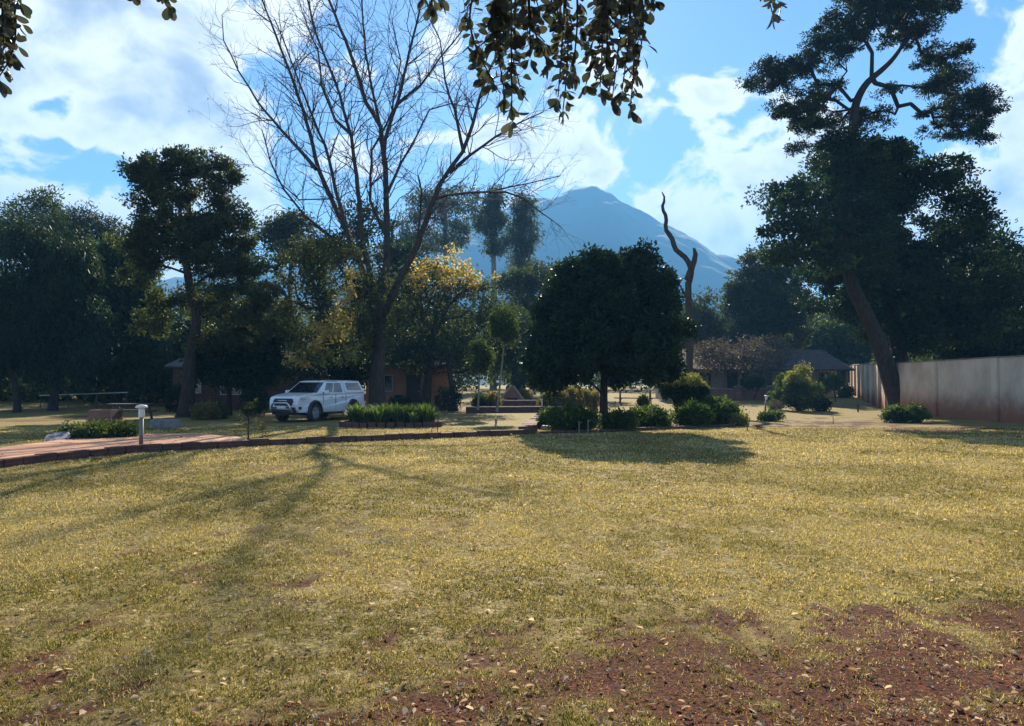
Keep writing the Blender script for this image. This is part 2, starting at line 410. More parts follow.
# ------------------------------------------------------------------ grass & litter
def make_grass():
    r = np.random.RandomState(11)
    def zone(y0, y1, dens, hb, wb):
        n = int(dens * (y1 - y0) * (0.80 * (y0 + y1) + 3))
        y = r.uniform(y0, y1, n); x = r.uniform(-1, 1, n) * (.78 * y + 1.3)
        s = soil_mask(x, y); k = r.rand(n) > s * .88
        k &= (fbm(x + 31, y, .13, 3) + r.rand(n) * .34 > .58)
        x = x[k]; y = y[k]; s = s[k]; n = len(x)
        # keep path and kerb clear
        kx = np.array([p[0] for p in KERB]); ky = np.array([p[1] for p in KERB])
        yk = np.interp(x, kx, ky); lim = np.where(x < kx[-1], yk, 60)
        k = (np.abs(y - lim) > .12) & ~((y > lim) & (x < -5.6) & (y < lim + 8.5 * smooth(-5.6, -11, x)))
        x = x[k]; y = y[k]; s = s[k]; n = len(x)
        z = hgt(x, y)
        a = r.uniform(0, 2 * math.pi, n); lean = r.uniform(.5, 1.5, n); h = hb * r.uniform(.5, 1.35, n); w = wb * r.uniform(.6, 1.4, n)
        bx = np.cos(a) * np.sin(lean) * h; by = np.sin(a) * np.sin(lean) * h; bz = np.cos(lean) * h
        a2 = a + math.pi / 2 + r.uniform(-.5, .5, n); wx = np.cos(a2) * w / 2; wy = np.sin(a2) * w / 2
        V = np.empty((n, 3, 3)); V[:, 0] = np.stack([x - wx, y - wy, z - .004], 1); V[:, 1] = np.stack([x + wx, y + wy, z - .004], 1); V[:, 2] = np.stack([x + bx, y + by, z + bz], 1)
        green = smooth(.42, .66, fbm(x - 11, y + 3, 1.7, 4))
        v = np.clip(r.rand(n) ** 1.5 * .80 + .26 * (1 - green) + .12 * s, 0, 1)
        return V.reshape(-1, 3), np.repeat(v, 3)
    Vs = []; vs = []
    for args in ((3.0, 5.5, 19000, .027, .0052), (5.5, 9, 9000, .030, .0075), (9, 15, 3400, .036, .012), (15, 28, 900, .046, .022)):
        V, v = zone(*args); Vs.append(V); vs.append(v)
    V = np.concatenate(Vs); v = np.concatenate(vs)
    m = leafmat('grass_blades', (.05, .07, .012), (.94, .78, .44), .38, (1.12, 1.02, .58), .75, .08)
    e = m.node_tree.nodes
    for n in e:
        if n.type == 'VALTORGB':
            n.color_ramp.elements[0].position = .02; n.color_ramp.elements[1].position = .45
            n.color_ramp.elements[1].color = (.35, .29, .068, 1); n.color_ramp.elements[2].position = .95
    o = npmesh('grass', V, np.arange(len(V)).reshape(-1, 3), m, attr=v)
    tag(o, 'short dry yellow green lawn grass thinning to bare red soil', 'grass', kind='stuff')
make_grass()
def leaf_shapes(C, A, size, wid, nrm, r, fold=.25):
    """C centres (n,3), A axis unit (n,3), nrm approx normal -> 6-vertex folded leaves (2 quads)"""
    n = len(C); A = A / np.linalg.norm(A, axis=1, keepdims=True)
    S = np.cross(A, nrm); S /= (np.linalg.norm(S, axis=1, keepdims=True) + 1e-9); U = np.cross(S, A)
    l = size[:, None]; w = wid[:, None]
    V = np.empty((n, 6, 3))
    V[:, 0] = C; V[:, 1] = C + A * l * .35 + S * w * .5 + U * w * fold; V[:, 2] = C + A * l * .72 + S * w * .36 + U * w * fold * .6
    V[:, 3] = C + A * l - U * w * .15; V[:, 4] = C + A * l * .72 - S * w * .36 + U * w * fold * .6; V[:, 5] = C + A * l * .35 - S * w * .5 + U * w * fold
    b = (np.arange(n) * 6)[:, None]
    Q = np.concatenate([b + np.array([[0, 1, 2, 3]]), b + np.array([[0, 3, 4, 5]])])
    return V.reshape(-1, 3), Q
def make_litter():
    r = np.random.RandomState(5)
    n = 26000; y = 3.1 + 22 * r.rand(n) ** 1.9; x = r.uniform(-1, 1, n) * (.78 * y + 1)
    k = (vnoise(x, y, 1.3) + r.rand(n) * .5 + .4 * soil_mask(x, y) > .5); x = x[k]; y = y[k]; n = len(x)
    C = np.stack([x, y, hgt(x, y) + .008 + .015 * r.rand(n)], 1)
    a = r.uniform(0, 6.28, n); A = np.stack([np.cos(a), np.sin(a), r.uniform(-.1, .45, n)], 1)
    N_ = r.normal(0, .35, (n, 3)) + np.array([0, 0, 1])
    sz = (.010 + .045 * r.rand(n) ** 3.5) * np.clip(1 + (y - 6) * .06, 1, 2.0); V, Q = leaf_shapes(C, A, sz, sz * r.uniform(.35, .7, n), N_, r, .35)
    v = np.repeat(r.rand(n) ** 1.4, 6)
    m = leafmat('dry_leaf', (.20, .11, .055), (.78, .64, .45), .42, (1.1, 1, .8), .8, .05)
    tag(npmesh('leaf_litter', V, Q, m, attr=v), 'dry fallen leaves scattered over the lawn and bare soil', 'fallen leaves', kind='stuff')
    # clods
    n = 5200; y = 3.0 + 5.5 * r.rand(n) ** 1.3; x = r.uniform(-1, 1, n) * (.78 * y + 1); k = soil_mask(x, y) > .35; x = x[k]; y = y[k]; n = len(x)
    s = .003 + .008 * r.rand(n) ** 4; z = hgt(x, y)
    D6 = np.array([[1,0,0],[-1,0,0],[0,1,0],[0,-1,0],[0,0,1],[0,0,-1]], float); D6 = D6[None] * (1 + r.uniform(-.35, .35, (n, 6, 3))) + r.uniform(-.35, .35, (n, 6, 3))
    V = np.stack([x, y, z + s * .3], 1)[:, None] + D6 * s[:, None, None] * np.array([1.2, 1.2, .7])
    T = np.array([[0,2,4],[2,1,4],[1,3,4],[3,0,4],[2,0,5],[1,2,5],[3,1,5],[0,3,5]])
    Fc = (np.arange(n) * 6)[:, None, None] + T[None]; Fc = Fc.reshape(-1, 3)
    tag(npmesh('soil_clods', V.reshape(-1, 3), Fc, simple('clod', (.22, .06, .026), (.10, .025, .012), 20, .95, spec=.05)), 'crumbly red soil clods on the bare ground in front', 'soil', kind='stuff')
make_litter()

# ------------------------------------------------------------------ tree machinery
def tubes_np(segs, n=5):
    """segs: list of (a, b, ra, rb) -> frustums"""
    A = np.array([s[0] for s in segs], float); B = np.array([s[1] for s in segs], float); ra = np.array([s[2] for s in segs]); rb = np.array([s[3] for s in segs])
    T = B - A; ln = np.linalg.norm(T, axis=1, keepdims=True) + 1e-9; T /= ln; B = B + T * rb[:, None] * .35
    ref = np.where(np.abs(T[:, 2:3]) > .9, np.array([[1., 0, 0]]), np.array([[0, 0, 1.]])); U = np.cross(T, ref); U /= np.linalg.norm(U, axis=1, keepdims=True); W = np.cross(T, U)
    m = len(segs); V = np.empty((m, 2, n, 3))
    for k in range(n):
        a = 2 * math.pi * k / n; d = U * math.cos(a) + W * math.sin(a)
        V[:, 0, k] = A + d * ra[:, None]; V[:, 1, k] = B + d * rb[:, None]
    b = (np.arange(m) * 2 * n)[:, None]; k = np.arange(n); k2 = (k + 1) % n
    Q = np.stack([b + k, b + k2, b + n + k2, b + n + k], 2).reshape(-1, 4)
    return V.reshape(-1, 3), Q
def rough_tube(pts, rs, r, n=12, lump=.08, flare=1.0, sm=3):
    """smooth lumpy trunk through points"""
    pts = np.array(pts, float); rs = np.array(rs, float)
    t = np.concatenate([[0], np.cumsum(np.linalg.norm(np.diff(pts, axis=0), axis=1))]); m = max(6, int(t[-1] / .35)); tt = np.linspace(0, t[-1], m)
    Pp = np.stack([np.interp(tt, t, pts[:, i]) for i in range(3)], 1)
    for _ in range(sm): Pp[1:-1] = (Pp[:-2] + 2 * Pp[1:-1] + Pp[2:]) / 4
    Rr = np.interp(tt, t, rs)
    Rr = Rr * (1 + (flare - 1) * np.exp(-tt / .5))
    V = np.empty((m, n, 3)); ph = r.uniform(0, 6, 4)
    T = np.gradient(Pp, axis=0); T /= np.linalg.norm(T, axis=1, keepdims=True); ref = np.array([0, 1., 0.02])
    for i in range(m):
        U = np.cross(T[i], ref); U /= np.linalg.norm(U); W = np.cross(T[i], U)
        for k in range(n):
            a = 2 * math.pi * k / n; l = 1 + lump * (math.sin(3 * a + ph[0] + tt[i] * .4) + .6 * math.sin(5 * a + ph[1] - tt[i] * .9)) + r.uniform(-.03, .03)
            V[i, k] = Pp[i] + (U * math.cos(a) + W * math.sin(a)) * Rr[i] * l
    i = np.arange(m * n).reshape(m, n); j = np.roll(i, -1, axis=1)
    Q = np.stack([i[:-1].ravel(), j[:-1].ravel(), j[1:].ravel(), i[1:].ravel()], 1)
    return V.reshape(-1, 3), Q, Pp, Rr
def prim_skeleton(nodes0, clumps, r, tip=.012, expo=2.3, step=1.2, jit=.12, up=.15):
    """connect every clump to the growing skeleton; returns frustum segments"""
    pos = [np.array(p) for p in nodes0]; par = [-1] * len(pos); plen = [0.0 + .15 * i for i in range(len(pos))]; base = len(pos)
    C = np.array(clumps); A0 = np.array(pos)
    order = np.argsort([np.min(np.linalg.norm(A0 - c, axis=1)) for c in C])
    arr = np.array(pos); pl = np.array(plen); leafidx = []
    for ci in order:
        c = C[ci]; d = np.linalg.norm(arr - c, axis=1)
        cost = d + .28 * pl + .5 * np.clip(arr[:, 2] - c[2] + up, 0, None)
        p = int(np.argmin(cost)); a = arr[p]; L_ = d[p]; k = max(1, int(L_ / step)); prev = p
        off = r.normal(0, jit, 3) * L_
        for s in range(1, k + 1):
            t = s / (k); q = a * (1 - t) + c * t + off * math.sin(math.pi * t) + (r.normal(0, .05, 3) if s < k else 0)
            q = q + np.array([0, 0, -up * L_ * .25 * math.sin(math.pi * t)])
            arr = np.vstack([arr, q]); par.append(prev); pl = np.append(pl, pl[prev] + L_ / k); prev = len(arr) - 1
        leafidx.append(prev)
    n = len(arr); acc = np.zeros(n)
    for i in leafidx: acc[i] += tip ** expo
    for i in range(n - 1, base - 1, -1):
        if par[i] >= 0: acc[par[i]] += acc[i]
    rad = np.maximum(acc, tip ** expo) ** (1 / expo)
    segs = []
    for i in range(base, n):
        p = par[i]; rp = rad[p] if p >= base else rad[i] * 1.15
        segs.append((arr[p], arr[i], min(rp, rad[i] * 1.4), rad[i]))
    return segs, arr[base:]
def scatter_leaves(C, rad, per, size, r, aspect=.5, upbias=.4, hang=0., shell=.0):
    """C (n,3) clump centres, rad (n,3) radii"""
    C = np.repeat(C, per, axis=0); Rr = np.repeat(rad, per, axis=0); n = len(C)
    d = r.normal(0, 1, (n, 3)); d /= np.linalg.norm(d, axis=1, keepdims=True); q = d * (r.rand(n, 1) ** (1 / 2.2)) * Rr * (1 + .45 * (r.rand(n, 1) < .12))
    pos = C + q
    A = d + r.normal(0, .7, (n, 3)); A[:, 2] -= hang
    Nn = r.normal(0, .6, (n, 3)); Nn[:, 2] += upbias
    s = size * r.uniform(.6, 1.35, n)
    return pos, A, s, Nn
def ell_sample(els, n, r, shell=.6):
    """els: (centre xyz, radii xyz) -> n points, weighted by volume"""
    w = np.array([e[1][0] * e[1][1] * e[1][2] for e in els]) ** .75; w /= w.sum(); k = r.choice(len(els), n, p=w)
    d = r.normal(0, 1, (n, 3)); d /= np.linalg.norm(d, axis=1, keepdims=True); q = d * (r.rand(n, 1) ** (shell / 2))
    return np.array([els[i][0] for i in k]) + q * np.array([els[i][1] for i in k])
def px_ell(px, py, D, rx, ry, rd=None, dy=0):
    c = P(px, py, D + dy); k = (D + dy) / F; return (c, (rx * k, rd if rd else rx * k * .9, ry * k))
def tree(name, label, cat, base, trunk, els, nclump, crad, per, lsize, lmat, bark, seed, group=None, flat=1., hang=0, aspect=.5, tip=.014, extra=None, shell=.6, upbias=.4, step=1.2, trunk_n=12, jit=.12, loose=.0, flare=1.35, up=.15):
    """trunk: list of (xyz, radius); els: ellipsoids; one thing = trunk, branches, crown"""
    r = np.random.RandomState(seed)
    root = thing(name, label, cat, base, 0, group)
    tp = [np.array(t[0]) for t in trunk]; tr = [t[1] for t in trunk]
    V, Q, Pp, Rr = rough_tube(tp, tr, r, trunk_n, flare=flare)
    V1, Q1 = V, Q
    cl = ell_sample(els, nclump, r, shell)
    start = Pp[int(len(Pp) * .38)::2]
    segs, _ = prim_skeleton(start, cl, r, tip=tip, step=step, jit=jit, up=up)
    V, Q = tubes_np(segs); npmesh('trunk', np.concatenate([V1, V]), np.concatenate([Q1, Q + len(V1)]), bark, root, smoothed=True)
    cr = crad * r.uniform(.45, 1.45, (len(cl), 1)) * np.array([[1, 1, flat]])
    pos, A, s, Nn = scatter_leaves(cl, cr, per, lsize, r, aspect, upbias, hang)
    V, Q = leaf_shapes(pos, A, s, s * aspect, Nn, r)
    tint = np.repeat(np.clip(np.repeat(r.rand(len(cl)), per) * .5 + r.rand(len(pos)) * .5, 0, 1), 6)
    npmesh('crown', V, Q, lmat, root, attr=tint)
    return root
def bush(name, label, cat, base, els, nclump, crad, per, lsize, lmat, seed, group=None, aspect=.5, stem=True, bark=BARK, hang=0, topmat=None, topfrac=.0, upbias=.4, tip=.006):
    r = np.random.RandomState(seed); root = thing(name, label, cat, base, 0, group); b = np.array(base, float)
    cl = ell_sample(els, nclump, r, .5); cl[:, 2] = np.maximum(cl[:, 2], b[2] + .04)
    if stem:
        st = [b + np.array([0, 0, z]) for z in (-.05, .05, .12, .2)]
        segs, _ = prim_skeleton(st, cl, r, tip=tip, step=.3, jit=.1, up=0)
        V, Q = tubes_np(segs, 4); npmesh('stem', V, Q, bark, root)
    cr = crad * r.uniform(.4, 1.5, (len(cl), 1)) * np.ones((1, 3))
    pos, A, s, Nn = scatter_leaves(cl, cr, per, lsize, r, aspect, upbias, hang)
    k = pos[:, 2] > b[2] - .0
    tint = (np.repeat(r.rand(len(cl)), per) * .5 + r.rand(len(pos)) * .5)
    pos, A, s, Nn, tint = pos[k], A[k], s[k], Nn[k], tint[k]
    if topmat is not None:
        zc = np.quantile(pos[:, 2], 1 - topfrac) + r.normal(0, .06, len(pos)); tm = pos[:, 2] > zc
        V, Q = leaf_shapes(pos[tm], A[tm], s[tm], s[tm] * aspect, Nn[tm], r)
        o = npmesh('top_leaves', V, Q, topmat, root, attr=np.repeat(tint[tm], 6))  # leaves above a ragged height take the second leaf colour
        pos, A, s, Nn, tint = pos[~tm], A[~tm], s[~tm], Nn[~tm], tint[~tm]
    V, Q = leaf_shapes(pos, A, s, s * aspect, Nn, r)
    npmesh('foliage', V, Q, lmat, root, attr=np.repeat(tint, 6))
    return root
def strap_clump(name, label, cat, base, n, h, spread, mat, seed, group=None, w=.03):
    """tuft of arching strap leaves"""
    r = np.random.RandomState(seed); root = None
    b = np.array(base, float); Vs = []; Qs = []; t_ = []
    a = r.uniform(0, 6.28, n); rr = r.uniform(0, 1, n) ** .5 * spread; x = b[0] + np.cos(a) * rr * .35; y = b[1] + np.sin(a) * rr * .35
    hh = h * r.uniform(.6, 1.1, n); out = rr * 1.0
    V = np.empty((n, 8, 3)); px_ = -np.sin(a) * w / 2; py_ = np.cos(a) * w / 2
    for i, (t, ww) in enumerate(((0, 1), (.4, 1), (.75, .8), (1.0, .15))):
        rad = out * t ** 1.6; z = hh * (1.15 * t - .32 * t * t) - (.25 * out * t ** 3)
        cx = x + np.cos(a) * rad; cy = y + np.sin(a) * rad
        V[:, 2*i] = np.stack([cx - px_ * ww, cy - py_ * ww, b[2] + z], 1); V[:, 2*i+1] = np.stack([cx + px_ * ww, cy + py_ * ww, b[2] + z], 1)
    k = (np.arange(n) * 8)[:, None]; Q = np.concatenate([k + np.array([[0, 1, 3, 2]]), k + np.array([[2, 3, 5, 4]]), k + np.array([[4, 5, 7, 6]])])
    V = V.reshape(-1, 3) - b
    o = npmesh(name, V, Q, mat, None, attr=np.repeat(r.rand(n), 8)); o.location = tuple(b)
    return tag(o, label, cat, group)

# ------------------------------------------------------------------ the big bare tree
def bare_tree():
    D = 40.0; r = np.random.RandomState(21); base = on(378, D)
    root = thing('bare_tree', 'tall leafless tree with many fanning limbs behind the white pickup', 'tree', base)
    dj = lambda: 0
    trunkp = [P(378, 416, D), P(377, 385, D), P(379, 350, D), P(381, 320, D), P(383, 300, D)]
    V, Q, Pp, Rr = rough_tube(trunkp, [.46, .40, .36, .33, .30], r, 16, .07, 1.3); npmesh('trunk', V, Q, BARK_GREY, root, smoothed=True)
    limbs = [  # (start radius, end radius, depth drift at end, pixels)
     (.30, .07, 1.5, [(383, 305), (385, 250), (385, 200), (384, 165), (380, 128), (365, 103), (355, 70), (345, 41), (328, 0), (318, -40)]),
     (.15, .05, -2.5, [(384, 165), (386, 140), (398, 103), (406, 66), (419, 12), (426, -30)]),
     (.11, .04, -1.5, [(380, 128), (371, 91), (365, 54), (361, 0), (360, -35)]),
     (.28, .05, 4.0, [(378, 330), (358, 262), (345, 231), (324, 186), (316, 169), (299, 107), (283, 58), (262, 0), (250, -30)]),
     (.16, .03, 5.5, [(316, 169), (290, 140), (258, 103), (240, 72), (225, 41), (222, 15)]),
     (.24, .05, -3., [(380, 320), (366, 250), (359, 198), (353, 136), (340, 95), (325, 55), (316, 33), (305, -10)]),
     (.17, .04, 2., [(350, 245), (336, 190), (324, 145), (303, 95), (290, 60), (275, 20)]),
     (.30, .05, -2., [(383, 315), (398, 285), (410, 262), (419, 244), (440, 186), (452, 168), (464, 153), (474, 125), (481, 99), (492, 70), (505, 35)]),
     (.14, .03, -4., [(450, 172), (470, 155), (497, 136), (520, 122), (543, 112)]),
     (.12, .03, 3., [(436, 200), (448, 196), (470, 193), (489, 192), (525, 184), (560, 176)]),
     (.10, .025, 5., [(489, 192), (505, 192), (522, 198), (540, 212), (562, 228)]),
     (.13, .03, 4., [(384, 200), (400, 165), (418, 135), (430, 110), (450, 104), (475, 108)]),
     (.12, .03, -5., [(385, 235), (372, 200), (372, 150), (392, 110), (400, 60), (392, 20)]),
     (.14, .03, -4., [(358, 262), (330, 235), (305, 215), (285, 190), (270, 160), (262, 130)]),
     (.055, .02, 3., [(330, 200), (300, 200), (278, 180), (255, 165), (240, 140)]),
     (.09, .05, -1., [(417, 250), (420, 215), (421, 190), (418, 176)]),
     (.12, .03, 1., [(353, 136), (336, 120), (322, 85), (318, 50), (300, 5)]),
     (.13, .03, -2., [(464, 153), (455, 110), (445, 80), (440, 40), (430, 20)]),
     (.12, .03, 4., [(398, 103), (420, 85), (440, 55), (462, 30), (470, 0)]),
    ]
    segs = []; starts = []
    for (r0, r1, dd, pts) in limbs:
        pts = [np.array(p, float) for p in pts]; fine = []
        for a, b in zip(pts[:-1], pts[1:]):
            k = max(1, int(np.linalg.norm(b - a) / 12))
            for s in range(k): fine.append(a + (b - a) * s / k)
        fine.append(pts[-1]); m = len(fine)
        nz = np.cumsum(r.normal(0, .5, (m, 2)), axis=0); nz -= np.linspace(0, 1, m)[:, None] * nz[-1]
        W = []
        for i, q in enumerate(fine):
            t = i / (m - 1); lead = (abs(pts[0][1] - 300) / 300) * dd * .3
            W.append(P(q[0] + nz[i, 0], q[1] + nz[i, 1], D + dd * t))
        rs = [.8 * (r0 + (r1 - r0) * (i / (m - 1)) ** .7) for i in range(m)]
        V, Q = tubes_np([(W[i], W[i+1], rs[i], rs[i+1]) for i in range(m - 1)], 8); npmesh('limb', V, Q, BARK_GREY, root, smoothed=True)
        for i in range(2, m): starts.append((W[i], (W[i] - W[i-1]) / np.linalg.norm(W[i] - W[i-1]), rs[i]))
    tw = []
    def sprout(p, d, rad, length, depth):
        n = max(2, int(length / .38)); q = p; dd = d.copy(); rr = rad
        for i in range(n):
            dd = dd + r.normal(0, .17, 3) + np.array([0, 0, .05]); dd /= np.linalg.norm(dd)
            q2 = q + dd * length / n; r2 = rad * (1 - .8 * (i + 1) / n) + .003
            tw.append((q, q2, rr, r2)); q = q2; rr = r2
            if depth > 0 and r.rand() < (.75 if depth > 1 else .6):
                s = r.normal(0, 1, 3); s -= s.dot(dd) * dd; s /= np.linalg.norm(s); nd = dd * .75 + s * .75
                sprout(q, nd / np.linalg.norm(nd), rr * .62, length * (1 - i / n * .6) * r.uniform(.38, .62), depth - 1)
    for (p, d, rad) in starts:
        if p[2] < 8 and r.rand() < .6: continue
        for _ in range(3 if rad < .1 else 2):
            if r.rand() < .8:
                s = r.normal(0, 1, 3); s[1] *= .8; s -= s.dot(d) * d; s /= np.linalg.norm(s); nd = d * .7 + s * .8 + np.array([0, 0, .15])
                sprout(p, nd / np.linalg.norm(nd), min(.035, rad * .45), r.uniform(1.3, 3.4), 2)
    V, Q = tubes_np(tw, 3); npmesh('twigs', V, Q, BARK_GREY, root)
    # seed pods / a dark bundle caught in the fork
    C = np.array([t[1] for t in tw])[r.choice(len(tw), 900)]
    A = r.normal(0, 1, (900, 3)); A[:, 2] -= 1; s = r.uniform(.05, .11, 900)
    V, Q = leaf_shapes(C, A, s, s * .6, r.normal(0, 1, (900, 3)), r); npmesh('seed_pods', V, Q, L_TAN, root, attr=np.repeat(r.rand(900) * .5, 6))
    return root
bare_tree()

# ------------------------------------------------------------------ trees
def px_trunk(D, pts, dd=0):
    n = len(pts); return [(P(x, y, D + dd * i / max(1, n - 1)), rr) for i, (x, y, rr) in enumerate(pts)]
E = px_ell
# leaning flat-topped tree on the right
D = 42
# crown in front of the upper stem too
tree('leaning_tree', 'tall leaning tree with open flat layered crown against the sky beside the wall', 'tree', on(900, D),
     px_trunk(D, [(904, 416, .64), (899, 400, .58), (893, 385, .50), (884, 355, .44), (872, 326, .41), (862, 306, .38), (850, 282, .36), (846, 240, .31), (848, 190, .27), (853, 136, .23), (854, 107, .23), (865, 83, .19), (882, 70, .15), (896, 56, .12), (907, 37, .08)]),
     [E(835, 42, D, 32, 28), E(868, 14, D, 41, 20), E(920, 4, D, 45, 20), E(905, 34, D, 28, 11), E(775, 76, D, 32, 15), E(800, 66, D, 24, 12), E(752, 80, D, 10, 10, dy=-2), E(822, 92, D, 22, 12), E(942, 56, D, 32, 11), E(952, 72, D, 22, 9, dy=2), E(940, 85, D, 28, 9, dy=-2),
      E(798, 106, D, 28, 15, dy=-2), E(815, 122, D, 30, 12, dy=2), E(868, 118, D, 26, 12, dy=3), E(885, 92, D, 17, 9), E(968, 102, D, 32, 11), E(985, 112, D, 17, 15), E(955, 128, D, 32, 11, dy=2), E(985, 132, D, 15, 10), E(798, 145, D, 12, 6), E(880, -25, D, 54, 18), E(925, 112, D, 17, 8)],
     1000, .34, 85, .17, L_PINE, BARK, 31, flat=.55, aspect=.34, tip=.013, shell=.9, jit=.24, step=.5, flare=1.2, up=-.1)
D = 46
tree('broadleaf_tree', 'big dark broadleaf tree filling the space behind the leaning trunk', 'tree', on(905, D),
     px_trunk(D, [(905, 412, .5), (900, 360, .45), (890, 300, .38), (880, 240, .28), (875, 180, .16)]),
     [E(862, 162, D, 48, 20), E(835, 185, D, 40, 18), E(900, 172, D, 42, 24), E(944, 172, D, 22, 16), E(795, 196, D, 34, 15, dy=-4), E(778, 205, D, 22, 12, dy=-7), E(800, 230, D, 34, 18, dy=-7), E(795, 255, D, 26, 14, dy=-6), E(830, 262, D, 26, 14, dy=-7), E(860, 225, D, 55, 38), E(920, 225, D, 55, 42), E(968, 225, D, 22, 25), E(975, 195, D, 12, 10),
      E(870, 285, D, 75, 38), E(940, 285, D, 62, 42), E(980, 300, D, 40, 50), E(915, 335, D, 50, 22), E(852, 146, D, 30, 12, 2, dy=-4), E(880, 150, D, 26, 12, 2, dy=-3), E(830, 158, D, 26, 10, 2), E(858, 175, D, 36, 22, 2, dy=-5.5), E(846, 215, D, 40, 20, 2, dy=-5.5), E(872, 255, D, 46, 22, 2, dy=-5.5)],
     520, .80, 230, .22, L_DARK, BARK, 32, flat=.55, tip=.02)
D = 70
tree('spreading_tree', 'tree with domed crown standing left of the wall and right of the mountain', 'tree', on(772, D),
     px_trunk(D, [(772, 402, .34), (770, 370, .28), (772, 340, .24), (768, 310, .2), (766, 280, .12)]),
     [E(765, 262, D, 22, 14), E(752, 285, D, 26, 18), E(790, 280, D, 26, 26), E(740, 305, D, 16, 14), E(772, 310, D, 40, 22), E(788, 325, D, 24, 26), E(752, 335, D, 24, 14)],
     250, .95, 150, .27, L_OLIVE, BARK, 33, flat=.7)
D = 54
tree('evergreen_tree', 'dark rounded evergreen rising over the right end of the plaster wall', 'tree', on(985, D),
     px_trunk(D, [(985, 410, .4), (985, 350, .34), (980, 300, .2)]),
     [E(985, 262, D, 32, 30), E(1010, 300, D, 45, 42), E(955, 310, D, 40, 40), E(1000, 350, D, 60, 30)], 330, 1.0, 160, .28, L_DARK, BARK, 34)
tree('feathery_tree', 'pale yellow green feathery tree at the far right edge behind the wall', 'tree', on(1075, 60),
     px_trunk(60, [(1075, 410, .35), (1072, 350, .3), (1065, 300, .15)]),
     [E(1050, 262, 60, 36, 22), E(1065, 300, 60, 50, 42), E(1030, 340, 60, 26, 22)], 220, .9, 80, .24, L_MID, BARK, 35)
# dense round tree, centre
D = 27
tree('round_tree', 'dense dark dome shaped tree with short trunk in the centre bed', 'tree', on(604, D),
     px_trunk(D, [(604, 430, .17), (603, 405, .14), (604, 380, .13), (606, 340, .10)]),
     [E(606, 300, D, 58, 42, 1.9), E(568, 325, D, 32, 38, 1.3), E(650, 318, D, 34, 42, 1.3), E(605, 350, D, 76, 34, 2.2), E(560, 360, D, 34, 24, 1.4), E(655, 355, D, 30, 26, 1.4), E(622, 268, D, 34, 20, 1.1), E(585, 275, D, 30, 18, 1.1), E(560, 300, D, 16, 18, .6), E(662, 282, D, 18, 18, .7), E(640, 255, D, 10, 8, .4), E(536, 345, D, 12, 16, .5), E(682, 330, D, 10, 16, .5), E(575, 262, D, 9, 9, .3), E(545, 385, D, 14, 8, .5)],
     600, .32, 170, .15, L_ROUND, BARK, 36, tip=.008, step=.5, flat=.9, shell=.5)
# twisted dead tree
def dead_tree():
    D = 47.; r = np.random.RandomState(40); root = thing('dead_tree', 'bare dead trunk with two twisted horn like limbs right of the round tree', 'tree', on(690, D))
    V, Q, _, _ = rough_tube([P(690, 410, D), P(689, 370, D), P(690, 330, D), P(688, 300, D), P(688, 282, D)], [.28, .22, .21, .22, .20], r, 10, .1, 1.2)
    npmesh('trunk', V, Q, BARK_GREY, root, smoothed=True)
    for pts, rr in (([(688, 284), (692, 270), (685, 256), (674, 250), (673, 237), (664, 230), (668, 217), (660, 207), (667, 200), (662, 192)], [.18, .18, .17, .15, .15, .13, .12, .10, .08, .03]),
                    ([(687, 280), (691, 270), (694, 262), (697, 255), (694, 248)], [.22, .2, .16, .14, .06]),
                    ([(689, 300), (683, 292), (680, 285)], [.12, .09, .03])):
        V, Q, _, _ = rough_tube([P(x, y, D) for x, y in pts], rr, r, 8, .18, sm=1); npmesh('limb', V, Q, BARK_GREY, root, smoothed=True)
dead_tree()
# left: tall dark oak-like tree
D = 37
tree('tall_tree', 'tall dark tree with crooked trunk and clumped crown in front of the left brick house', 'tree', on(186, D),
     px_trunk(D, [(186, 419, .42), (188, 395, .32), (189, 370, .28), (192, 345, .26), (199, 322, .24), (193, 300, .22), (187, 270, .19), (186, 240, .16), (190, 210, .12), (185, 180, .07)]),
     [E(150, 172, D, 22, 13), E(185, 163, D, 30, 11), E(215, 172, D, 24, 14), E(170, 190, D, 34, 16), E(218, 195, D, 20, 14), E(145, 205, D, 14, 12), E(185, 220, D, 36, 14), E(225, 232, D, 32, 16), E(165, 228, D, 30, 16), E(205, 245, D, 34, 14), E(235, 215, D, 18, 12), E(135, 238, D, 18, 12), E(160, 250, D, 30, 18), E(210, 262, D, 36, 20), E(245, 262, D, 26, 22),
      E(140, 270, D, 24, 16), E(235, 300, D, 36, 22), E(172, 300, D, 26, 16), E(250, 330, D, 26, 20), E(222, 340, D, 22, 20), E(150, 320, D, 20, 18), E(262, 292, D, 18, 16)],
     430, .45, 180, .15, L_OLIVE, BARK, 51, flat=.7, tip=.012, shell=.6, jit=.18, step=.7)
D = 39
tree('dark_evergreen', 'low black green evergreen on a thin trunk right of the tall crooked tree', 'tree', on(229, D),
     px_trunk(D, [(229, 418, .14), (229, 395, .12), (230, 370, .1)]), [E(232, 352, D, 36, 24), E(258, 350, D, 22, 30), E(210, 362, D, 20, 18), E(240, 372, D, 34, 12)], 300, .5, 110, .19, L_ROUND, BARK, 52)
D = 44
tree('weeping_tree', 'large dark weeping tree with drooping foliage at the left edge', 'tree', on(52, D),
     px_trunk(D, [(52, 416, .26), (55, 390, .22), (58, 360, .2), (50, 320, .16), (48, 280, .1)]),
     [E(30, 255, D, 38, 26), E(70, 262, D, 30, 26), E(20, 300, D, 34, 40), E(60, 310, D, 40, 42), E(90, 330, D, 20, 32), E(0, 330, D, 28, 46), E(40, 352, D, 50, 22), E(-40, 300, D, 40, 60)],
     460, .70, 170, .27, L_DARK, BARK, 53, hang=1.6, aspect=.28, flat=1.5)
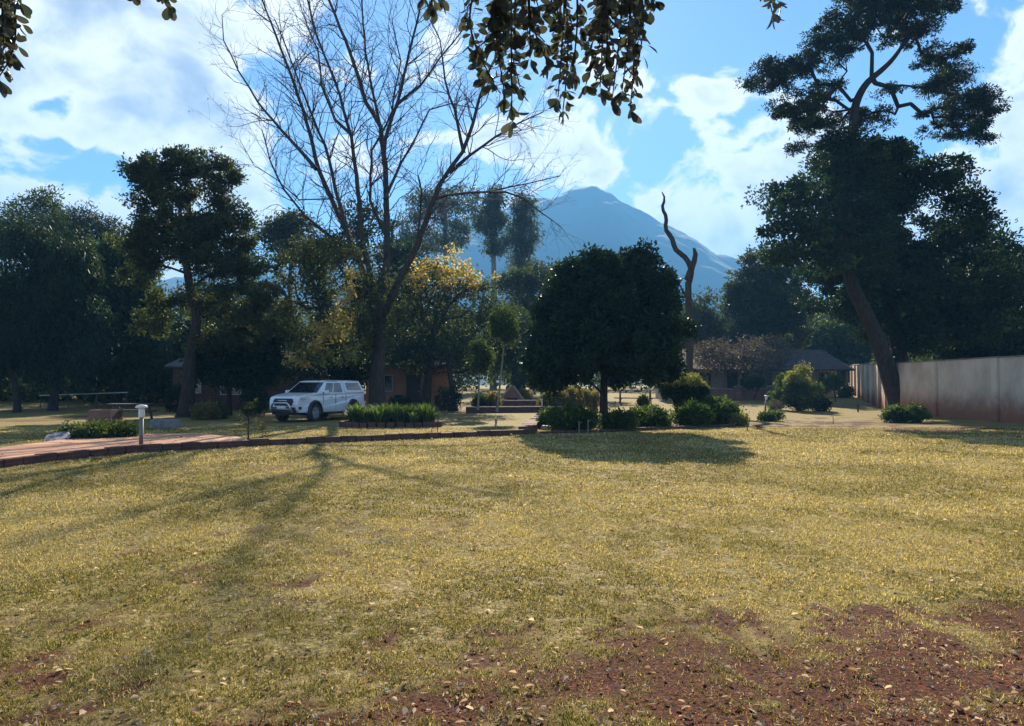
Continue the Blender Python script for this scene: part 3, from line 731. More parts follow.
tree('twin_trunk_tree', 'thin forked tree leaning under the weeping tree at the far left', 'tree', on(16, 42),
     px_trunk(42, [(16, 417, .2), (18, 395, .16), (10, 370, .14), (2, 345, .1)]),
     [E(8, 335, 42, 26, 20), E(-10, 350, 42, 30, 22), E(28, 352, 42, 16, 12)], 90, .6, 70, .2, L_DARK, BARK, 54, hang=1., aspect=.3)
D = 62
tree('domed_tree', 'grey green tree with small round dome above the weeping tree', 'tree', on(36, D),
     px_trunk(D, [(36, 402, .35), (36, 330, .3), (36, 250, .2)]), [E(37, 206, D, 22, 14), E(18, 222, D, 16, 12), E(60, 225, D, 22, 14), E(40, 240, D, 40, 20)], 140, .8, 80, .25, L_MID, BARK, 55)
tree('spiky_tree', 'dark spiky topped tree left of the tall crooked tree', 'tree', on(92, 58),
     px_trunk(58, [(92, 404, .35), (92, 330, .3), (92, 250, .2)]), [E(85, 218, 58, 16, 9), E(105, 228, 58, 14, 9), E(90, 240, 58, 30, 16), E(100, 270, 58, 34, 24)], 160, .75, 70, .34, L_PINE, BARK, 56, aspect=.2, upbias=0)
D = 50
tree('light_tree', 'mid green bushy tree between the weeping tree and the tall crooked tree', 'tree', on(118, D),
     px_trunk(D, [(118, 408, .25), (120, 370, .22), (118, 320, .14)]),
     [E(115, 262, D, 26, 18), E(135, 300, D, 26, 26), E(105, 310, D, 26, 30), E(130, 345, D, 36, 26), E(95, 360, D, 26, 24), E(150, 370, D, 22, 14)], 340, .85, 110, .25, L_MID, BARK, 57)
# yellow leaved tree behind the bare tree
D = 46
ye = tree('yellowing_tree', 'twiggy spreading tree with yellow autumn leaves right of the bare tree trunk', 'tree', on(420, D),
     px_trunk(D, [(425, 411, .28), (428, 380, .24), (432, 350, .2), (436, 320, .14)]),
     [E(440, 285, D, 44, 24), E(400, 305, D, 30, 20), E(470, 305, D, 34, 22), E(410, 340, D, 44, 26), E(460, 335, D, 42, 26), E(500, 320, D, 26, 20), E(435, 362, D, 50, 12)],
     300, .8, 50, .2, L_OLIVE, BARK_GREY, 58, flat=.6, tip=.016, jit=.2)
def overlay_leaves(root, els, n, crad, per, size, mat, seed, name='yellow_leaves'):
    r = np.random.RandomState(seed); cl = ell_sample(els, n, r, .7); cr = crad * r.uniform(.5, 1.4, (n, 1)) * np.array([[1, 1, .7]])
    pos, A, s, Nn = scatter_leaves(cl, cr, per, size, r); V, Q = leaf_shapes(pos, A, s, s * .6, Nn, r)
    o = npmesh(name, V, Q, mat, root, attr=np.repeat(r.rand(len(pos)), 6)); return o
overlay_leaves(ye, [E(450, 262, 44, 30, 16, .8), E(438, 282, 44, 34, 16, .8), E(475, 280, 44, 24, 12, .8), E(425, 268, 44, 16, 12, .6), E(458, 214, 44, 5, 5, .3)], 80, .30, 20, .17, L_YELL, 59)
D = 39.2
y2 = tree('vine_draped_tree', 'dark thicket like tree with yellow vine leaves left of the bare tree trunk', 'tree', on(320, D),
     px_trunk(D, [(320, 415, .22), (322, 380, .18), (325, 350, .14), (322, 310, .1)]),
     [E(325, 250, D, 40, 16), E(300, 275, D, 34, 22), E(340, 285, D, 36, 26), E(310, 320, D, 40, 24), E(350, 330, D, 36, 26), E(330, 352, D, 46, 12), E(290, 345, D, 24, 20), E(376, 318, D, 26, 26, 1.0), E(372, 285, D, 22, 16, 1.0)],
     330, .6, 60, .15, L_OLIVE, BARK, 60, flat=.7, jit=.2)
overlay_leaves(y2, [E(335, 325, 37.6, 20, 16, .6), E(350, 272, 37.6, 6, 10, .4), E(320, 348, 37.5, 14, 12, .6), E(350, 300, 37.6, 10, 14, .4), E(300, 358, 37.5, 16, 8, .5)], 60, .32, 26, .17, L_YELL, 61)
overlay_leaves(y2, [E(318, 358, 37.5, 30, 10, .6), E(345, 350, 37.5, 16, 16, .6)], 26, .32, 24, .15, L_LIME, 62, 'vine_leaves')
D = 41
tree('thicket_tree', 'low dark leafy tree shading the ground right behind the white pickup', 'tree', on(345, D),
     px_trunk(D, [(352, 415, .16), (350, 395, .14), (345, 375, .1)]), [E(330, 368, D, 26, 14, 1), E(355, 372, D, 26, 14, 1), E(290, 372, D, 18, 12, 1)], 90, .45, 70, .16, L_DARK, BARK, 63)
D = 44
tree('tangled_tree', 'low tangle of grey twigs and dark leaves in front of the orange house', 'tree', on(450, D),
     px_trunk(D, [(455, 412, .18), (452, 385, .15), (448, 365, .12), (445, 345, .1)]), [E(405, 352, D, 28, 12), E(440, 350, D, 34, 14), E(475, 350, D, 26, 22), E(462, 375, D, 18, 18)], 200, .6, 26, .15, L_DARK, BARK_GREY, 64, tip=.013, jit=.25)
# gum trees far behind
for i, (px, els, sd_, lb) in enumerate((
    (493, [E(493, 200, 110, 12, 12), E(490, 222, 110, 17, 14), E(498, 245, 110, 12, 10)], 70, 'tall thin trunked gum tree between the other two distant gum trees'),
    (522, [E(524, 205, 112, 10, 16), E(524, 235, 112, 14, 22), E(522, 262, 112, 12, 10)], 71, 'rightmost tall slender gum tree in front of the mountain'),
    (445, [E(445, 195, 115, 34, 10), E(425, 208, 115, 26, 14), E(460, 212, 115, 26, 18), E(440, 235, 115, 30, 18), E(410, 232, 115, 20, 18)], 72, 'broad crowned gum tree rising behind the yellow leaves'))):
    Dg = 110 + i * 2
    tree('gum_tree', lb, 'tree', on(px, Dg), px_trunk(Dg, [(px, 393, .5), (px, 320, .42), (px + 1, 270, .35), (px, 220, .25), (px, 190, .1)]), els, 150 if i < 2 else 230, 1.05, 46, .5, L_GUM, BARK_PALE, sd_, group='gum trees far behind the garden', flat=.9, hang=.8, aspect=.3, tip=.03, step=3)
# middle-distance trees
mid = [
 ('acacia_tree', 'flat topped pale acacia just left of the round tree', 545, 70, [E(545, 275, 70, 40, 10), E(515, 285, 70, 24, 10), E(575, 285, 70, 30, 14), E(545, 300, 70, 44, 16), E(525, 325, 70, 30, 22)], 260, 1.0, 55, .3, L_OLIVE, 80),
 ('garden_tree', 'grey green leafy tree behind the slender young trees', 515, 58, [E(512, 330, 58, 24, 22), E(530, 352, 58, 26, 20), E(495, 355, 58, 22, 18), E(540, 378, 58, 28, 10)], 170, .8, 60, .25, L_MID, 81),
 ('garden_tree', 'hazy tree crown behind the dead twisted trunk', 705, 78, [E(690, 318, 78, 30, 14), E(712, 330, 78, 26, 16), E(680, 340, 78, 26, 18), E(735, 345, 78, 20, 12), E(700, 300, 78, 14, 8)], 220, 1.0, 55, .32, L_OLIVE, 82),
 ('twiggy_tree', 'brownish twiggy tree over the roof of the right house', 745, 58, [E(735, 352, 58, 36, 14), E(765, 352, 58, 30, 16), E(705, 355, 58, 24, 12), E(740, 366, 58, 44, 9)], 300, .7, 26, .17, L_TAN, 83),
 ('garden_tree', 'leafy green tree between the right house and the plaster wall', 832, 85, [E(830, 335, 85, 34, 22), E(812, 352, 85, 24, 18), E(850, 352, 85, 26, 16), E(838, 370, 85, 36, 10), E(880, 335, 85, 50, 26), E(905, 300, 85, 60, 40)], 420, 1.3, 90, .42, L_MID, 84),
 ('garden_tree', 'dark tree over the roof of the left brick house', 205, 56, [E(200, 330, 56, 40, 22), E(240, 330, 56, 36, 26), E(170, 340, 56, 26, 16), E(215, 300, 56, 26, 14)], 230, .9, 60, .28, L_DARK, 85),
 ('garden_tree', 'dark tree rising behind the orange house', 392, 60, [E(385, 300, 60, 34, 26), E(400, 260, 60, 26, 22), E(370, 330, 60, 36, 22), E(430, 320, 60, 30, 20), E(350, 250, 60, 24, 18), E(368, 222, 60, 22, 14)], 300, 1.0, 55, .3, L_DARK, 86),
 ('garden_tree', 'sparse blue green tree behind the left limbs of the bare tree', 290, 64, [E(292, 225, 64, 22, 12), E(275, 235, 64, 20, 12), E(305, 255, 64, 30, 20), E(270, 320, 64, 24, 26)], 190, .9, 55, .3, L_OLIVE, 87),
]
for nm, lb, px, Dm, els, nc, cr, per, ls, mt, s_ in mid:
    zz = min(e[0][2] for e in els); g = on(px, Dm)
    top = max(e[0][2] for e in els)
    tr = [(g + np.array([0, 0, -.1]), .3), (g + np.array([.1, 0, (zz - g[2]) * .5]), .24), (g + np.array([-.1, 0, zz - g[2] + .3]), .2), (np.array([g[0], g[1], top]), .08)]
    tree(nm, lb, 'tree', g, tr, els, nc, cr, per, ls, mt, BARK_GREY, s_, flat=.7, tip=.016)
# far wood behind everything: one mass
def woodland():
    r = np.random.RandomState(90); n = 3000
    x = r.uniform(-150, 150, n); y = r.uniform(88, 135, n)
    top = 6.5 + 5 * fbm(x, y, 22, 3) + (np.abs(x) > 40) * 3
    z = gz(x, y) + top * r.rand(n) ** .6
    C = np.stack([x, y, z], 1); cr = r.uniform(1.0, 2.2, (n, 1)) * np.array([[1, 1, .75]])
    pos, A, s, Nn = scatter_leaves(C, cr, 46, .6, r); V, Q = leaf_shapes(pos, A, s, s * .6, Nn, r)
    tag(npmesh('woodland', V, Q, L_MID, attr=np.repeat(np.clip(np.repeat(r.rand(n), 46) * .6 + r.rand(len(pos)) * .4, 0, 1), 6)), 'hazy belt of far woodland below the mountain', 'woodland', kind='stuff')
    # undergrowth closing the view below the left and right trees
    n = 1500; x = np.concatenate([r.uniform(-62, -20, n // 2), r.uniform(12, 60, n // 2)]); y = r.uniform(60, 70, n)
    k = ~((x > 12) & (x < 34)); x = x[k]; y = y[k]; y = np.where(x < 0, y - 8, y); n = len(x)
    C = np.stack([x, y, gz(x, y) + 3.6 * r.rand(n)], 1); cr = r.uniform(.6, 1.3, (n, 1)) * np.array([[1, 1, .8]])
    pos, A, s, Nn = scatter_leaves(C, cr, 60, .35, r); V, Q = leaf_shapes(pos, A, s, s * .6, Nn, r)
    tag(npmesh('undergrowth', V, Q, L_MID, attr=np.repeat(r.rand(len(pos)), 6)), 'dark undergrowth below the background trees', 'undergrowth', kind='stuff')
woodland()

# slender young trees
def slim_tree(px, D, ytop, ybase, rx, ry, lean, lb, seed):
    g = on(px, D)
    tree('young_tree', lb, 'tree', g, px_trunk(D, [(px, ybase, .05), (px + lean * .5, (ybase + ytop) / 2 + 12, .04), (px + lean, ytop + ry, .03)]),
         [E(px + lean, ytop + ry, D, rx, ry), E(px + lean, ytop + ry * 1.7, D, rx * .8, ry * .7)], 60, .28, 70, .13, L_MID, BARK_PALE, seed, flat=.8, tip=.008, step=.3)
slim_tree(497, 35, 307, 412, 15, 16, 9, 'slender young tree with round drooping head and pale leaning stem', 95)
slim_tree(478, 36, 340, 410, 12, 14, 2, 'shorter slender young tree left of the round headed one', 96)

# ------------------------------------------------------------------ boundary wall
def make_wall():
    m, N, L = nmat('wall_plaster'); tc = N.new('ShaderNodeTexCoord').outputs['Object']
    sp = N.new('ShaderNodeSeparateXYZ'); L.new(tc, sp.inputs[0])
    mp = N.new('ShaderNodeMapping'); mp.inputs['Scale'].default_value = (1, 1, .7); L.new(tc, mp.inputs[0])
    f = noise(N, L, mp.outputs[0], .9, 8, .62)
    col = ramp(N, L, f, [(.3, (.52, .41, .31)), (.55, (.70, .57, .44)), (.75, (.80, .66, .52))])
    # red soil splashed on the foot of the wall, ragged
    ad = N.new('ShaderNodeMath'); ad.operation = 'ADD'; L.new(sp.outputs[2], ad.inputs[0])
    nm = N.new('ShaderNodeMath'); nm.operation = 'MULTIPLY_ADD'; L.new(noise(N, L, tc, 1.3, 6, .7), nm.inputs[0]); nm.inputs[1].default_value = -1.6; nm.inputs[2].default_value = .8; L.new(nm.outputs[0], ad.inputs[1])
    mr = N.new('ShaderNodeMapRange'); mr.interpolation_type = 'SMOOTHSTEP'; L.new(ad.outputs[0], mr.inputs['Value']); mr.inputs['From Min'].default_value = .2; mr.inputs['From Max'].default_value = 1.7; mr.inputs['To Min'].default_value = .92; mr.inputs['To Max'].default_value = 0
    col = mixc(N, L, mr.outputs[0], col, (.30, .11, .06))
    # dark weather runs below the coping
    mp2 = N.new('ShaderNodeMapping'); mp2.inputs['Scale'].default_value = (.9, .9, .3); L.new(tc, mp2.inputs[0])
    st = N.new('ShaderNodeMapRange'); L.new(noise(N, L, mp2.outputs[0], 1.2, 4), st.inputs['Value']); st.inputs['From Min'].default_value = .55; st.inputs['From Max'].default_value = .75; st.inputs['To Max'].default_value = .14
    col = mixc(N, L, st.outputs[0], col, (.18, .15, .13))
    finish(m, N, L, col, .9, 0, noise(N, L, tc, 18, 5), .3, .01, .2)
    cap = simple('coping', (.30, .27, .24), (.18, .16, .14), 3, .9)
    corner = np.array([21.9, 43.0]); near = np.array([20.35, 12.0]); far = np.array([30.9, 67.0])
    def run(a, b, H0, H1, label, npil, pil_out):
        d = b - a; Lr = np.linalg.norm(d); ang = math.atan2(d[1], d[0])
        root = thing('boundary_wall', label, 'wall', (a[0], a[1], 0), ang)
        mb = MB(); n = npil
        # panels step with the ground
        cp = MB(); pl = MB()
        for k in range(n):
            x0 = Lr * k / n; x1 = Lr * (k + 1) / n; t = (k + .5) / n; q = a + d * t; zt = (H0 + (H1 - H0) * t)
            mb.box(x0, x1, -.09, .09, -.3, zt); cp.box(x0 + .003, x1 - .003, -.125, .125, zt + .001, zt + .06)
        o = mb.build('wall_panel', m, root); cp.build('coping', cap, root, bevel=.01)
        for k in range(n + 1):
            x0 = Lr * k / n; t = k / n; zt = (H0 + (H1 - H0) * t)
            p = MB().box(x0 - .2, x0 + .2, .0935, .0935 + pil_out, -.3, zt - .02); p.build('pilaster', m, root, bevel=.012)
        return root
    run(near, corner - np.array([0.01, .22]), 2.72, 2.82, 'long shaded plaster garden wall with red soil stains at its foot', 6, .12)
    run(corner, far, 2.82, 3.4, 'sunlit plaster wall with bright pilasters running away behind the leaning trunk', 7, .16)
make_wall()

# ------------------------------------------------------------------ houses
def window(root, M, w, h, x, z, y):
    fr = simple('frame_paint', (.45, .42, .38), None, 8, .5); gl = simple('window_glass', (.02, .025, .03), (.015, .02, .025), 3, .06, spec=.8)
    f = MB().box(x - w/2, x + w/2, y - .05, y - .005, z, z + .06).box(x - w/2, x + w/2, y - .05, y - .005, z + h - .06, z + h).box(x - w/2, x - w/2 + .06, y - .05, y - .005, z + .061, z + h - .061).box(x + w/2 - .06, x + w/2, y - .05, y - .005, z + .061, z + h - .061).box(x - .025, x + .025, y - .045, y - .005, z + .061, z + h - .061)
    fo = f.build('window', fr, root); MB().box(x - w/2 + .05, x + w/2 - .05, y - .02, y - .004, z + .05, z + h - .05).build('pane', gl, fo)
def house(name, label, base, rz, W, Dp, H, rise, wallm, roofm, doors=(), wins=(), chim=(), flat=False, veranda=0):
    root = thing(name, label, 'house', base, rz)
    MB().box(-W/2, W/2, 0, Dp, -.3, H).build('wall', wallm, root)
    rf = MB(); o = .35
    if flat:
        rf.box(-W/2 - .25, W/2 + .25, -.3, Dp + .25, H + .004, H + .18)
    else:
        e = veranda
        vs = [(-W/2 - o, -o - e, H - .12 - e * .12), (W/2 + o, -o - e, H - .12 - e * .12), (W/2 + o, Dp + o, H - .12), (-W/2 - o, Dp + o, H - .12), (-W/2 - o, Dp/2, H + rise), (W/2 + o, Dp/2, H + rise)]
        vs += [(x, y, z + .12) for x, y, z in vs]
        rf.add(vs, [(0,1,5,4),(3,4,5,2),(6,10,11,7),(9,8,11,10),(0,6,7,1),(2,8,9,3),(0,4,10,6),(4,3,9,10),(1,7,11,5),(5,11,8,2)])
    ro = rf.build('roof', roofm, root, bevel=.02)
    if not flat:
        MB().add([(-W/2, 0, H), (-W/2, Dp, H), (-W/2, Dp/2, H + rise - .16), (-W/2 + .12, 0, H), (-W/2 + .12, Dp, H), (-W/2 + .12, Dp/2, H + rise - .16)], [(0,1,2),(3,5,4),(0,3,4,1),(1,4,5,2),(2,5,3,0)]).build('gable', wallm, root)
        MB().add([(W/2, 0, H), (W/2, Dp, H), (W/2, Dp/2, H + rise - .16), (W/2 - .12, 0, H), (W/2 - .12, Dp, H), (W/2 - .12, Dp/2, H + rise - .16)], [(0,1,2),(3,5,4),(0,3,4,1),(1,4,5,2),(2,5,3,0)]).build('gable', wallm, root)
    dm = simple('door_paint', (.035, .028, .025), (.02, .016, .015), 5, .6)
    for x in doors:
        d = MB().box(x - .45, x + .45, -.06, -.004, 0, 2.1).build('door', dm, root); MB().box(x + .3, x + .4, -.1, -.062, 1.0, 1.04).build('handle', simple('handle_metal', (.4, .4, .4), None, 5, .3, 1), d)
    for (x, z, w, h) in wins: window(root, None, w, h, x, z, 0)
    for (x, y, s, h) in chim:
        c = MB().box(x - s/2, x + s/2, y - s/2, y + s/2, H + (.18 if flat else .3), H + h).build('chimney', simple('chimney_white', (.75, .74, .72), None, 5, .7), ro, bevel=.01)
        MB().box(x - s*.75, x + s*.75, y - s*.75, y + s*.75, H + h + .002, H + h + .06).build('chimney_cap', simple('chimney_white', (.75, .74, .72)), ro)
    if veranda:
        for k in range(5):
            x = -W/2 + .2 + (W - .4) * k / 4
            MB().box(x - .09, x + .09, -veranda - .09, -veranda + .09, -.2, H - .14 - veranda * .12).build('post', simple('post_paint', (.20, .17, .14)), root)
    return root
ROOF = simple('roof_tile', (.13, .10, .088), (.06, .048, .043), 2.5, .95, bstr=.6, bdist=.05, spec=.1)
ROOF_G = simple('roof_sheet', (.16, .15, .145), (.09, .085, .08), 1.5, .9, spec=.1)
PL_OR = simple('plaster_orange', (.42, .20, .12), (.30, .14, .09), 1.5, .9)
PL_W = simple('plaster_pale', (.50, .47, .42), (.36, .33, .29), 1.2, .9)
D = 47
house('garden_house', 'small orange walled house with flat roof and two white chimneys behind the bare tree', on(408, D), R(2), 5.3, 5, 2.55, 0, PL_OR, ROOF_G, doors=(.35,), wins=((-1.5, 1.0, 1.1, 1.1),), chim=((1.1, 1.2, .42, .62), (1.7, 1.6, .34, .55)), flat=True)
D = 45
house('brick_house', 'brick house with grey tiled roof half hidden behind the tall crooked tree', on(228, D), R(-3), 6.9, 7, 2.7, .9, BRICK_DARK, ROOF_G, doors=(1.9,), wins=((-2.1, 1.0, .9, 1.2), (.2, .9, 1.3, 1.2)))
D = 62
house('long_house', 'long low house with pale gable end and shaded veranda at the back', on(756, D), R(1), 13.6, 7, 2.5, 1.5, PL_W, ROOF, doors=(-2, 3.5), wins=((-4.5, .9, 1.5, 1.2), (.6, .9, 1.6, 1.2), (5.8, .9, 1.2, 1.2)), veranda=2.2)
# pale outbuilding gable
g = on(690, 57)
house('outbuilding', 'small pale gabled outbuilding left of the long veranda house', (g[0], g[1], g[2]), R(88), 3.2, 2.4, 2.1, .75, PL_W, ROOF)

# ------------------------------------------------------------------ low brick things in the middle
def brick_wall(label, a, b, h, w=.23, name='garden_wall', cap=True, mat=None, z=None):
    a = np.array(a, float); b = np.array(b, float); d = b - a; Lr = math.hypot(d[0], d[1])
    root = thing(name, label, 'wall', (a[0], a[1], float(gz(*a[:2])) if z is None else z), math.atan2(d[1], d[0]))
    MB().box(0, Lr, -w/2, w/2, -.2, h).build('brickwork', mat or BRICK_DARK, root)
    if cap:
        mb = MB(); n = max(1, int(Lr / .45))
        for k in range(n): mb.box(Lr * k / n + .006, Lr * (k + 1) / n - .006, -w/2 - .04, w/2 + .04, h + .002, h + .06 + rnd.uniform(-.006, .006))
        mb.build('coping', simple('coping_pale', (.40, .33, .27), (.26, .21, .17), 4, .9), root, bevel=.008)
    return root
brick_wall('low brick retaining wall with pale coping in front of the terrace shrubs', G(466, 413), G(562, 412), .30)
brick_wall('second low brick terrace wall behind the front one', on(492, 44.5), on(572, 44.5), .55)
brick_wall('short brick terrace wall returning towards the white pole', on(470, 42.3), on(476, 46), .28)
brick_wall('low brown brick wall in front of the long veranda house', on(700, 56), on(806, 56), .82, mat=BRICK)
for k, px in enumerate((704, 738, 772, 803)):
    g = on(px, 55.6); p = thing('brick_pier', 'brick pier against the low brown wall, ' + ('leftmost of four', 'second from left', 'third from left', 'rightmost of four')[k], 'pier', g, 0, 'piers along the low brown wall')
    MB().box(-.22, .22, -.22, .22, -.1, 1.0).build('brickwork', BRICK, p); MB().box(-.28, .28, -.28, .28, 1.002, 1.08).build('cap', simple('coping_pale', (.4, .33, .27)), p, bevel=.01)
def fireplace():
    g = on(512, 47); root = thing('brick_fireplace', 'triangular brick outdoor fireplace with pale sloping edges behind the terrace', 'fireplace', g)
    MB().add([(-.75, 0, 0), (.75, 0, 0), (.75, 0, .5), (.12, 0, 1.35), (-.12, 0, 1.35), (-.75, 0, .5), (-.75, .7, 0), (.75, .7, 0), (.75, .7, .5), (.12, .7, 1.35), (-.12, .7, 1.35), (-.75, .7, .5)],
             [(0,1,2,3,4,5),(6,11,10,9,8,7),(0,6,7,1),(1,7,8,2),(2,8,9,3),(3,9,10,4),(4,10,11,5),(5,11,6,0)]).build('brickwork', BRICK, root)
    pm = simple('coping_pale', (.4, .33, .27))
    MB().add([(-.82, -.05, .5), (-.14, -.05, 1.42), (-.05, -.05, 1.36), (-.72, -.05, .44), (-.82, .75, .5), (-.14, .75, 1.42), (-.05, .75, 1.37), (-.72, .75, .46)], [(0,1,2,3),(4,7,6,5),(0,4,5,1),(1,5,6,2),(2,6,7,3),(3,7,4,0)]).build('sloping_edge', pm, root)
    MB().add([(.82, -.05, .5), (.14, -.05, 1.42), (.05, -.05, 1.36), (.72, -.05, .44), (.82, .75, .5), (.14, .75, 1.42), (.05, .75, 1.37), (.72, .75, .46)], [(3,2,1,0),(5,6,7,4),(1,5,4,0),(2,6,5,1),(3,7,6,2),(0,4,7,3)]).build('sloping_edge', pm, root)
    MB().box(-.35, .35, -.012, .3, .12, .62).build('hearth_opening', simple('hearth_black', (.015, .013, .012), None, 8, .95), root)  # solid near-black block set in the brick front, no hole cut
fireplace()
g = G(542, 412); root = thing('white_pole', 'thin white upright pole beside the terrace wall', 'pole', g)
WHITE = simple('white_paint', (.78, .77, .73), (.62, .6, .55), 6, .5)
MB().tube([(0, 0, -.05), (0, 0, 2.12)], .035, 10).build('pole', WHITE, root, smoothed=True); MB().lathe([(.02, 2.121), (.05, 2.13), (.05, 2.16), (.015, 2.19)], 10).build('pole_cap', WHITE, root, smoothed=True)

# brick edging slanting away from the kerb + bed edging
kerb('bed_edging', [G(526, 434), G(533, 428), G(541, 421), G(549, 415)], .5, .26, BRICK_DARK, lbl='stepped dark brick edging slanting back from the end of the kerb', cat='edging', L=.6)
kerb('bed_edging', [G(541, 434), G(600, 432.5), G(660, 430), G(735, 427)], .16, .10, BRICK_DARK, lbl='low dark brick edging along the front of the centre bed', cat='edging')
# plank steps
def stakes():
    for k, (px, yt) in enumerate(((579, 421), (588, 419), (598, 422))):
        g = G(px, 433.5); h = EYE - (yt - HOR) / F * g[1]
        root = thing('garden_stake', ('left pale wooden stake before the round tree', 'middle pale wooden stake before the round tree', 'right pale wooden stake before the round tree')[k], 'stake', g, 0, 'stakes at the front of the centre bed')
        MB().tube([(0, 0, -.05), (.004, 0, h * .6), (0, 0, h)], [.022, .02, .016], 7).build('post', BARK_PALE, root)
        MB().tube([(0, 0, h * .82), (.14, .03, h * .95)], [.013, .008], 6).build('side_shoot', BARK_PALE, root)
stakes()
# picnic tables
def picnic(label, base, rz, s=1.0, hh=.75):
    root = thing('picnic_table', label, 'table', base, rz); w = simple('weathered_wood', (.13, .10, .08), (.06, .05, .04), 8, .8)
    top = MB()
    for k in range(5): top.box(-.95*s, .95*s, -.36 + k*.146, -.36 + k*.146 + .135, hh - .045, hh)
    top.build('table_top', w, root)
    for sg in (-1, 1):
        MB().box(-.95*s, .95*s, sg*.72 - .14, sg*.72 + .14, .40, .445).build('bench', w, root, bevel=.006)
        x = sg * .68 * s
        for q in (-1, 1):
            MB().add([(x-.04, q*.18-.05, hh-.05), (x+.04, q*.18-.05, hh-.05), (x+.04, q*.18+.05, hh-.05), (x-.04, q*.18+.05, hh-.05), (x-.04, q*.62-.05, -.03), (x+.04, q*.62-.05, -.03), (x+.04, q*.62+.05, -.03), (x-.04, q*.62+.05, -.03)],
                     [(0,1,2,3),(7,6,5,4),(0,4,5,1),(1,5,6,2),(2,6,7,3),(3,7,4,0)]).build('leg', w, root)
        MB().box(x + .042, x + .09, -.8, .8, .35, .398).build('crossbar', w, root)
picnic('dark wooden picnic table on the lawn behind the bollard light', on(132, 34), R(4), 1.0)
picnic('dark wooden picnic table seen beyond the round tree trunk', on(635, 51), R(-5), 1.5, .98)
# pale rail at left
def rail(label, px0, px1, D, z0, z1):
    a = on(px0, D); b = on(px1, D - 2); L_ = np.linalg.norm(b - a); root = thing('pipe_rail', label, 'railing', a, math.atan2(b[1]-a[1], b[0]-a[0]))
    pm = simple('pipe_metal', (.50, .50, .48), (.35, .34, .32), 6, .4, .2)
    MB().tube([(0, 0, z0), (L_, 0, z1)], .032, 8).build('rail', pm, root, smoothed=True)
    for k in range(4):
        x = .1 + (L_ - .2) * k / 3; MB().tube([(x, 0, -.1), (x, 0, z0 - .03 + (z1 - z0) * x / L_)], .035, 6).build('post', simple('post_dark', (.08, .07, .06)), root)
rail('long pale pipe rail under the left trees', 40, 128, 47, .78, 1.0)
# low brick planter left of picnic table
def planter_box():
    g = on(106, 33); root = thing('brick_planter', 'low square brick planter left of the picnic table', 'planter', g)
    mb = MB(); mb.box(-.5, .5, -.5, -.39, -.05, .5).box(-.5, .5, .39, .5, -.05, .5).box(-.5, -.39, -.389, .389, -.05, .5).box(.39, .5, -.389, .389, -.05, .5)
    mb.build('brickwork', BRICK, root); MB().box(-.388, .388, -.388, .388, 0, .42).build('soil', simple('clod', (.17, .06, .035)), root)
planter_box()
# stone slabs
def slab(label, base, sx, sy, sz, rot, mat):
    o = MB(); n = 7; pts = []
    r = random.Random(int(base[0] * 100))
    ring = [(math.cos(a) * sx * r.uniform(.85, 1.1), math.sin(a) * sy * r.uniform(.85, 1.1)) for a in [2*math.pi*k/n + r.uniform(-.2, .2) for k in range(n)]]
    vs = [(x, y, 0) for x, y in ring] + [(x*.93, y*.93, sz) for x, y in ring]
    o.add(vs, [tuple(reversed(range(n))), tuple(range(n, 2*n))] + [(k, (k+1)%n, n+(k+1)%n, n+k) for k in range(n)])
    ob = o.build('stone_slab', mat, bevel=.03); ob.location = tuple(base); ob.rotation_euler = rot; tag(ob, label, 'stone'); return ob
ST = simple('stone_grey', (.24, .23, .23), (.13, .125, .125), 4, .85, bstr=.5)
slab('flat grey stone slab tilted at the left end of the dark low hedge', G(57, 440) + np.array([0, 0, .02]), .42, .55, .10, (R(16), R(-8), .3), ST)
slab('long grey stone lying right of the bollard light', G(167, 428) + np.array([0, 0, .0]), .62, .4, .32, (0, 0, .1), ST)
slab('small pale stone block at the left end of the slanting edging', G(546, 430) + np.array([0, 0, .0]), .18, .14, .16, (0, .1, .2), simple('stone_pale', (.5, .47, .42)))

# bollard lights
def bollard(label, base, h, tilt=0, rusty=True):
    root = thing('bollard_light', label, 'garden light', base, 0); root.rotation_euler = (0, R(tilt), 0)
    m, N, L = nmat('bollard_paint_' + str(len(MATS))); tc = N.new('ShaderNodeTexCoord').outputs['Object']; sp = N.new('ShaderNodeSeparateXYZ'); L.new(tc, sp.inputs[0])
    ad = N.new('ShaderNodeMath'); ad.operation = 'ADD'; L.new(sp.outputs[2], ad.inputs[0]); L.new(noise(N, L, tc, 12, 5), ad.inputs[1])
    col = ramp(N, L, ad.outputs[0], [(.75, (.16, .055, .035)), (1.0, (.17, .17, .16))]); finish(m, N, L, col, .6, 0, None)
    MB().lathe([(.06, -.05), (.056, .02), (.05, .05), (.047, h * .72)], 14).build('post', m, root, smoothed=True)
    MB().lathe([(.062, h * .721), (.070, h * .74), (.070, h * .90), (.062, h * .915)], 14).build('lamp_head', WHITE, root, smoothed=True)
    MB().lathe([(.06, h * .916), (.135, h * .93), (.14, h * .955), (.10, h * .985), (.03, h)], 18).build('lamp_cap', WHITE, root, smoothed=True)
g = G(141, 451.5); bollard('grey bollard light with white cap standing at the edge of the path', g, 1.13)
g = G(765, 411.5); bollard('short leaning bollard light left of the yellow topped topiary', g, .95, 6)

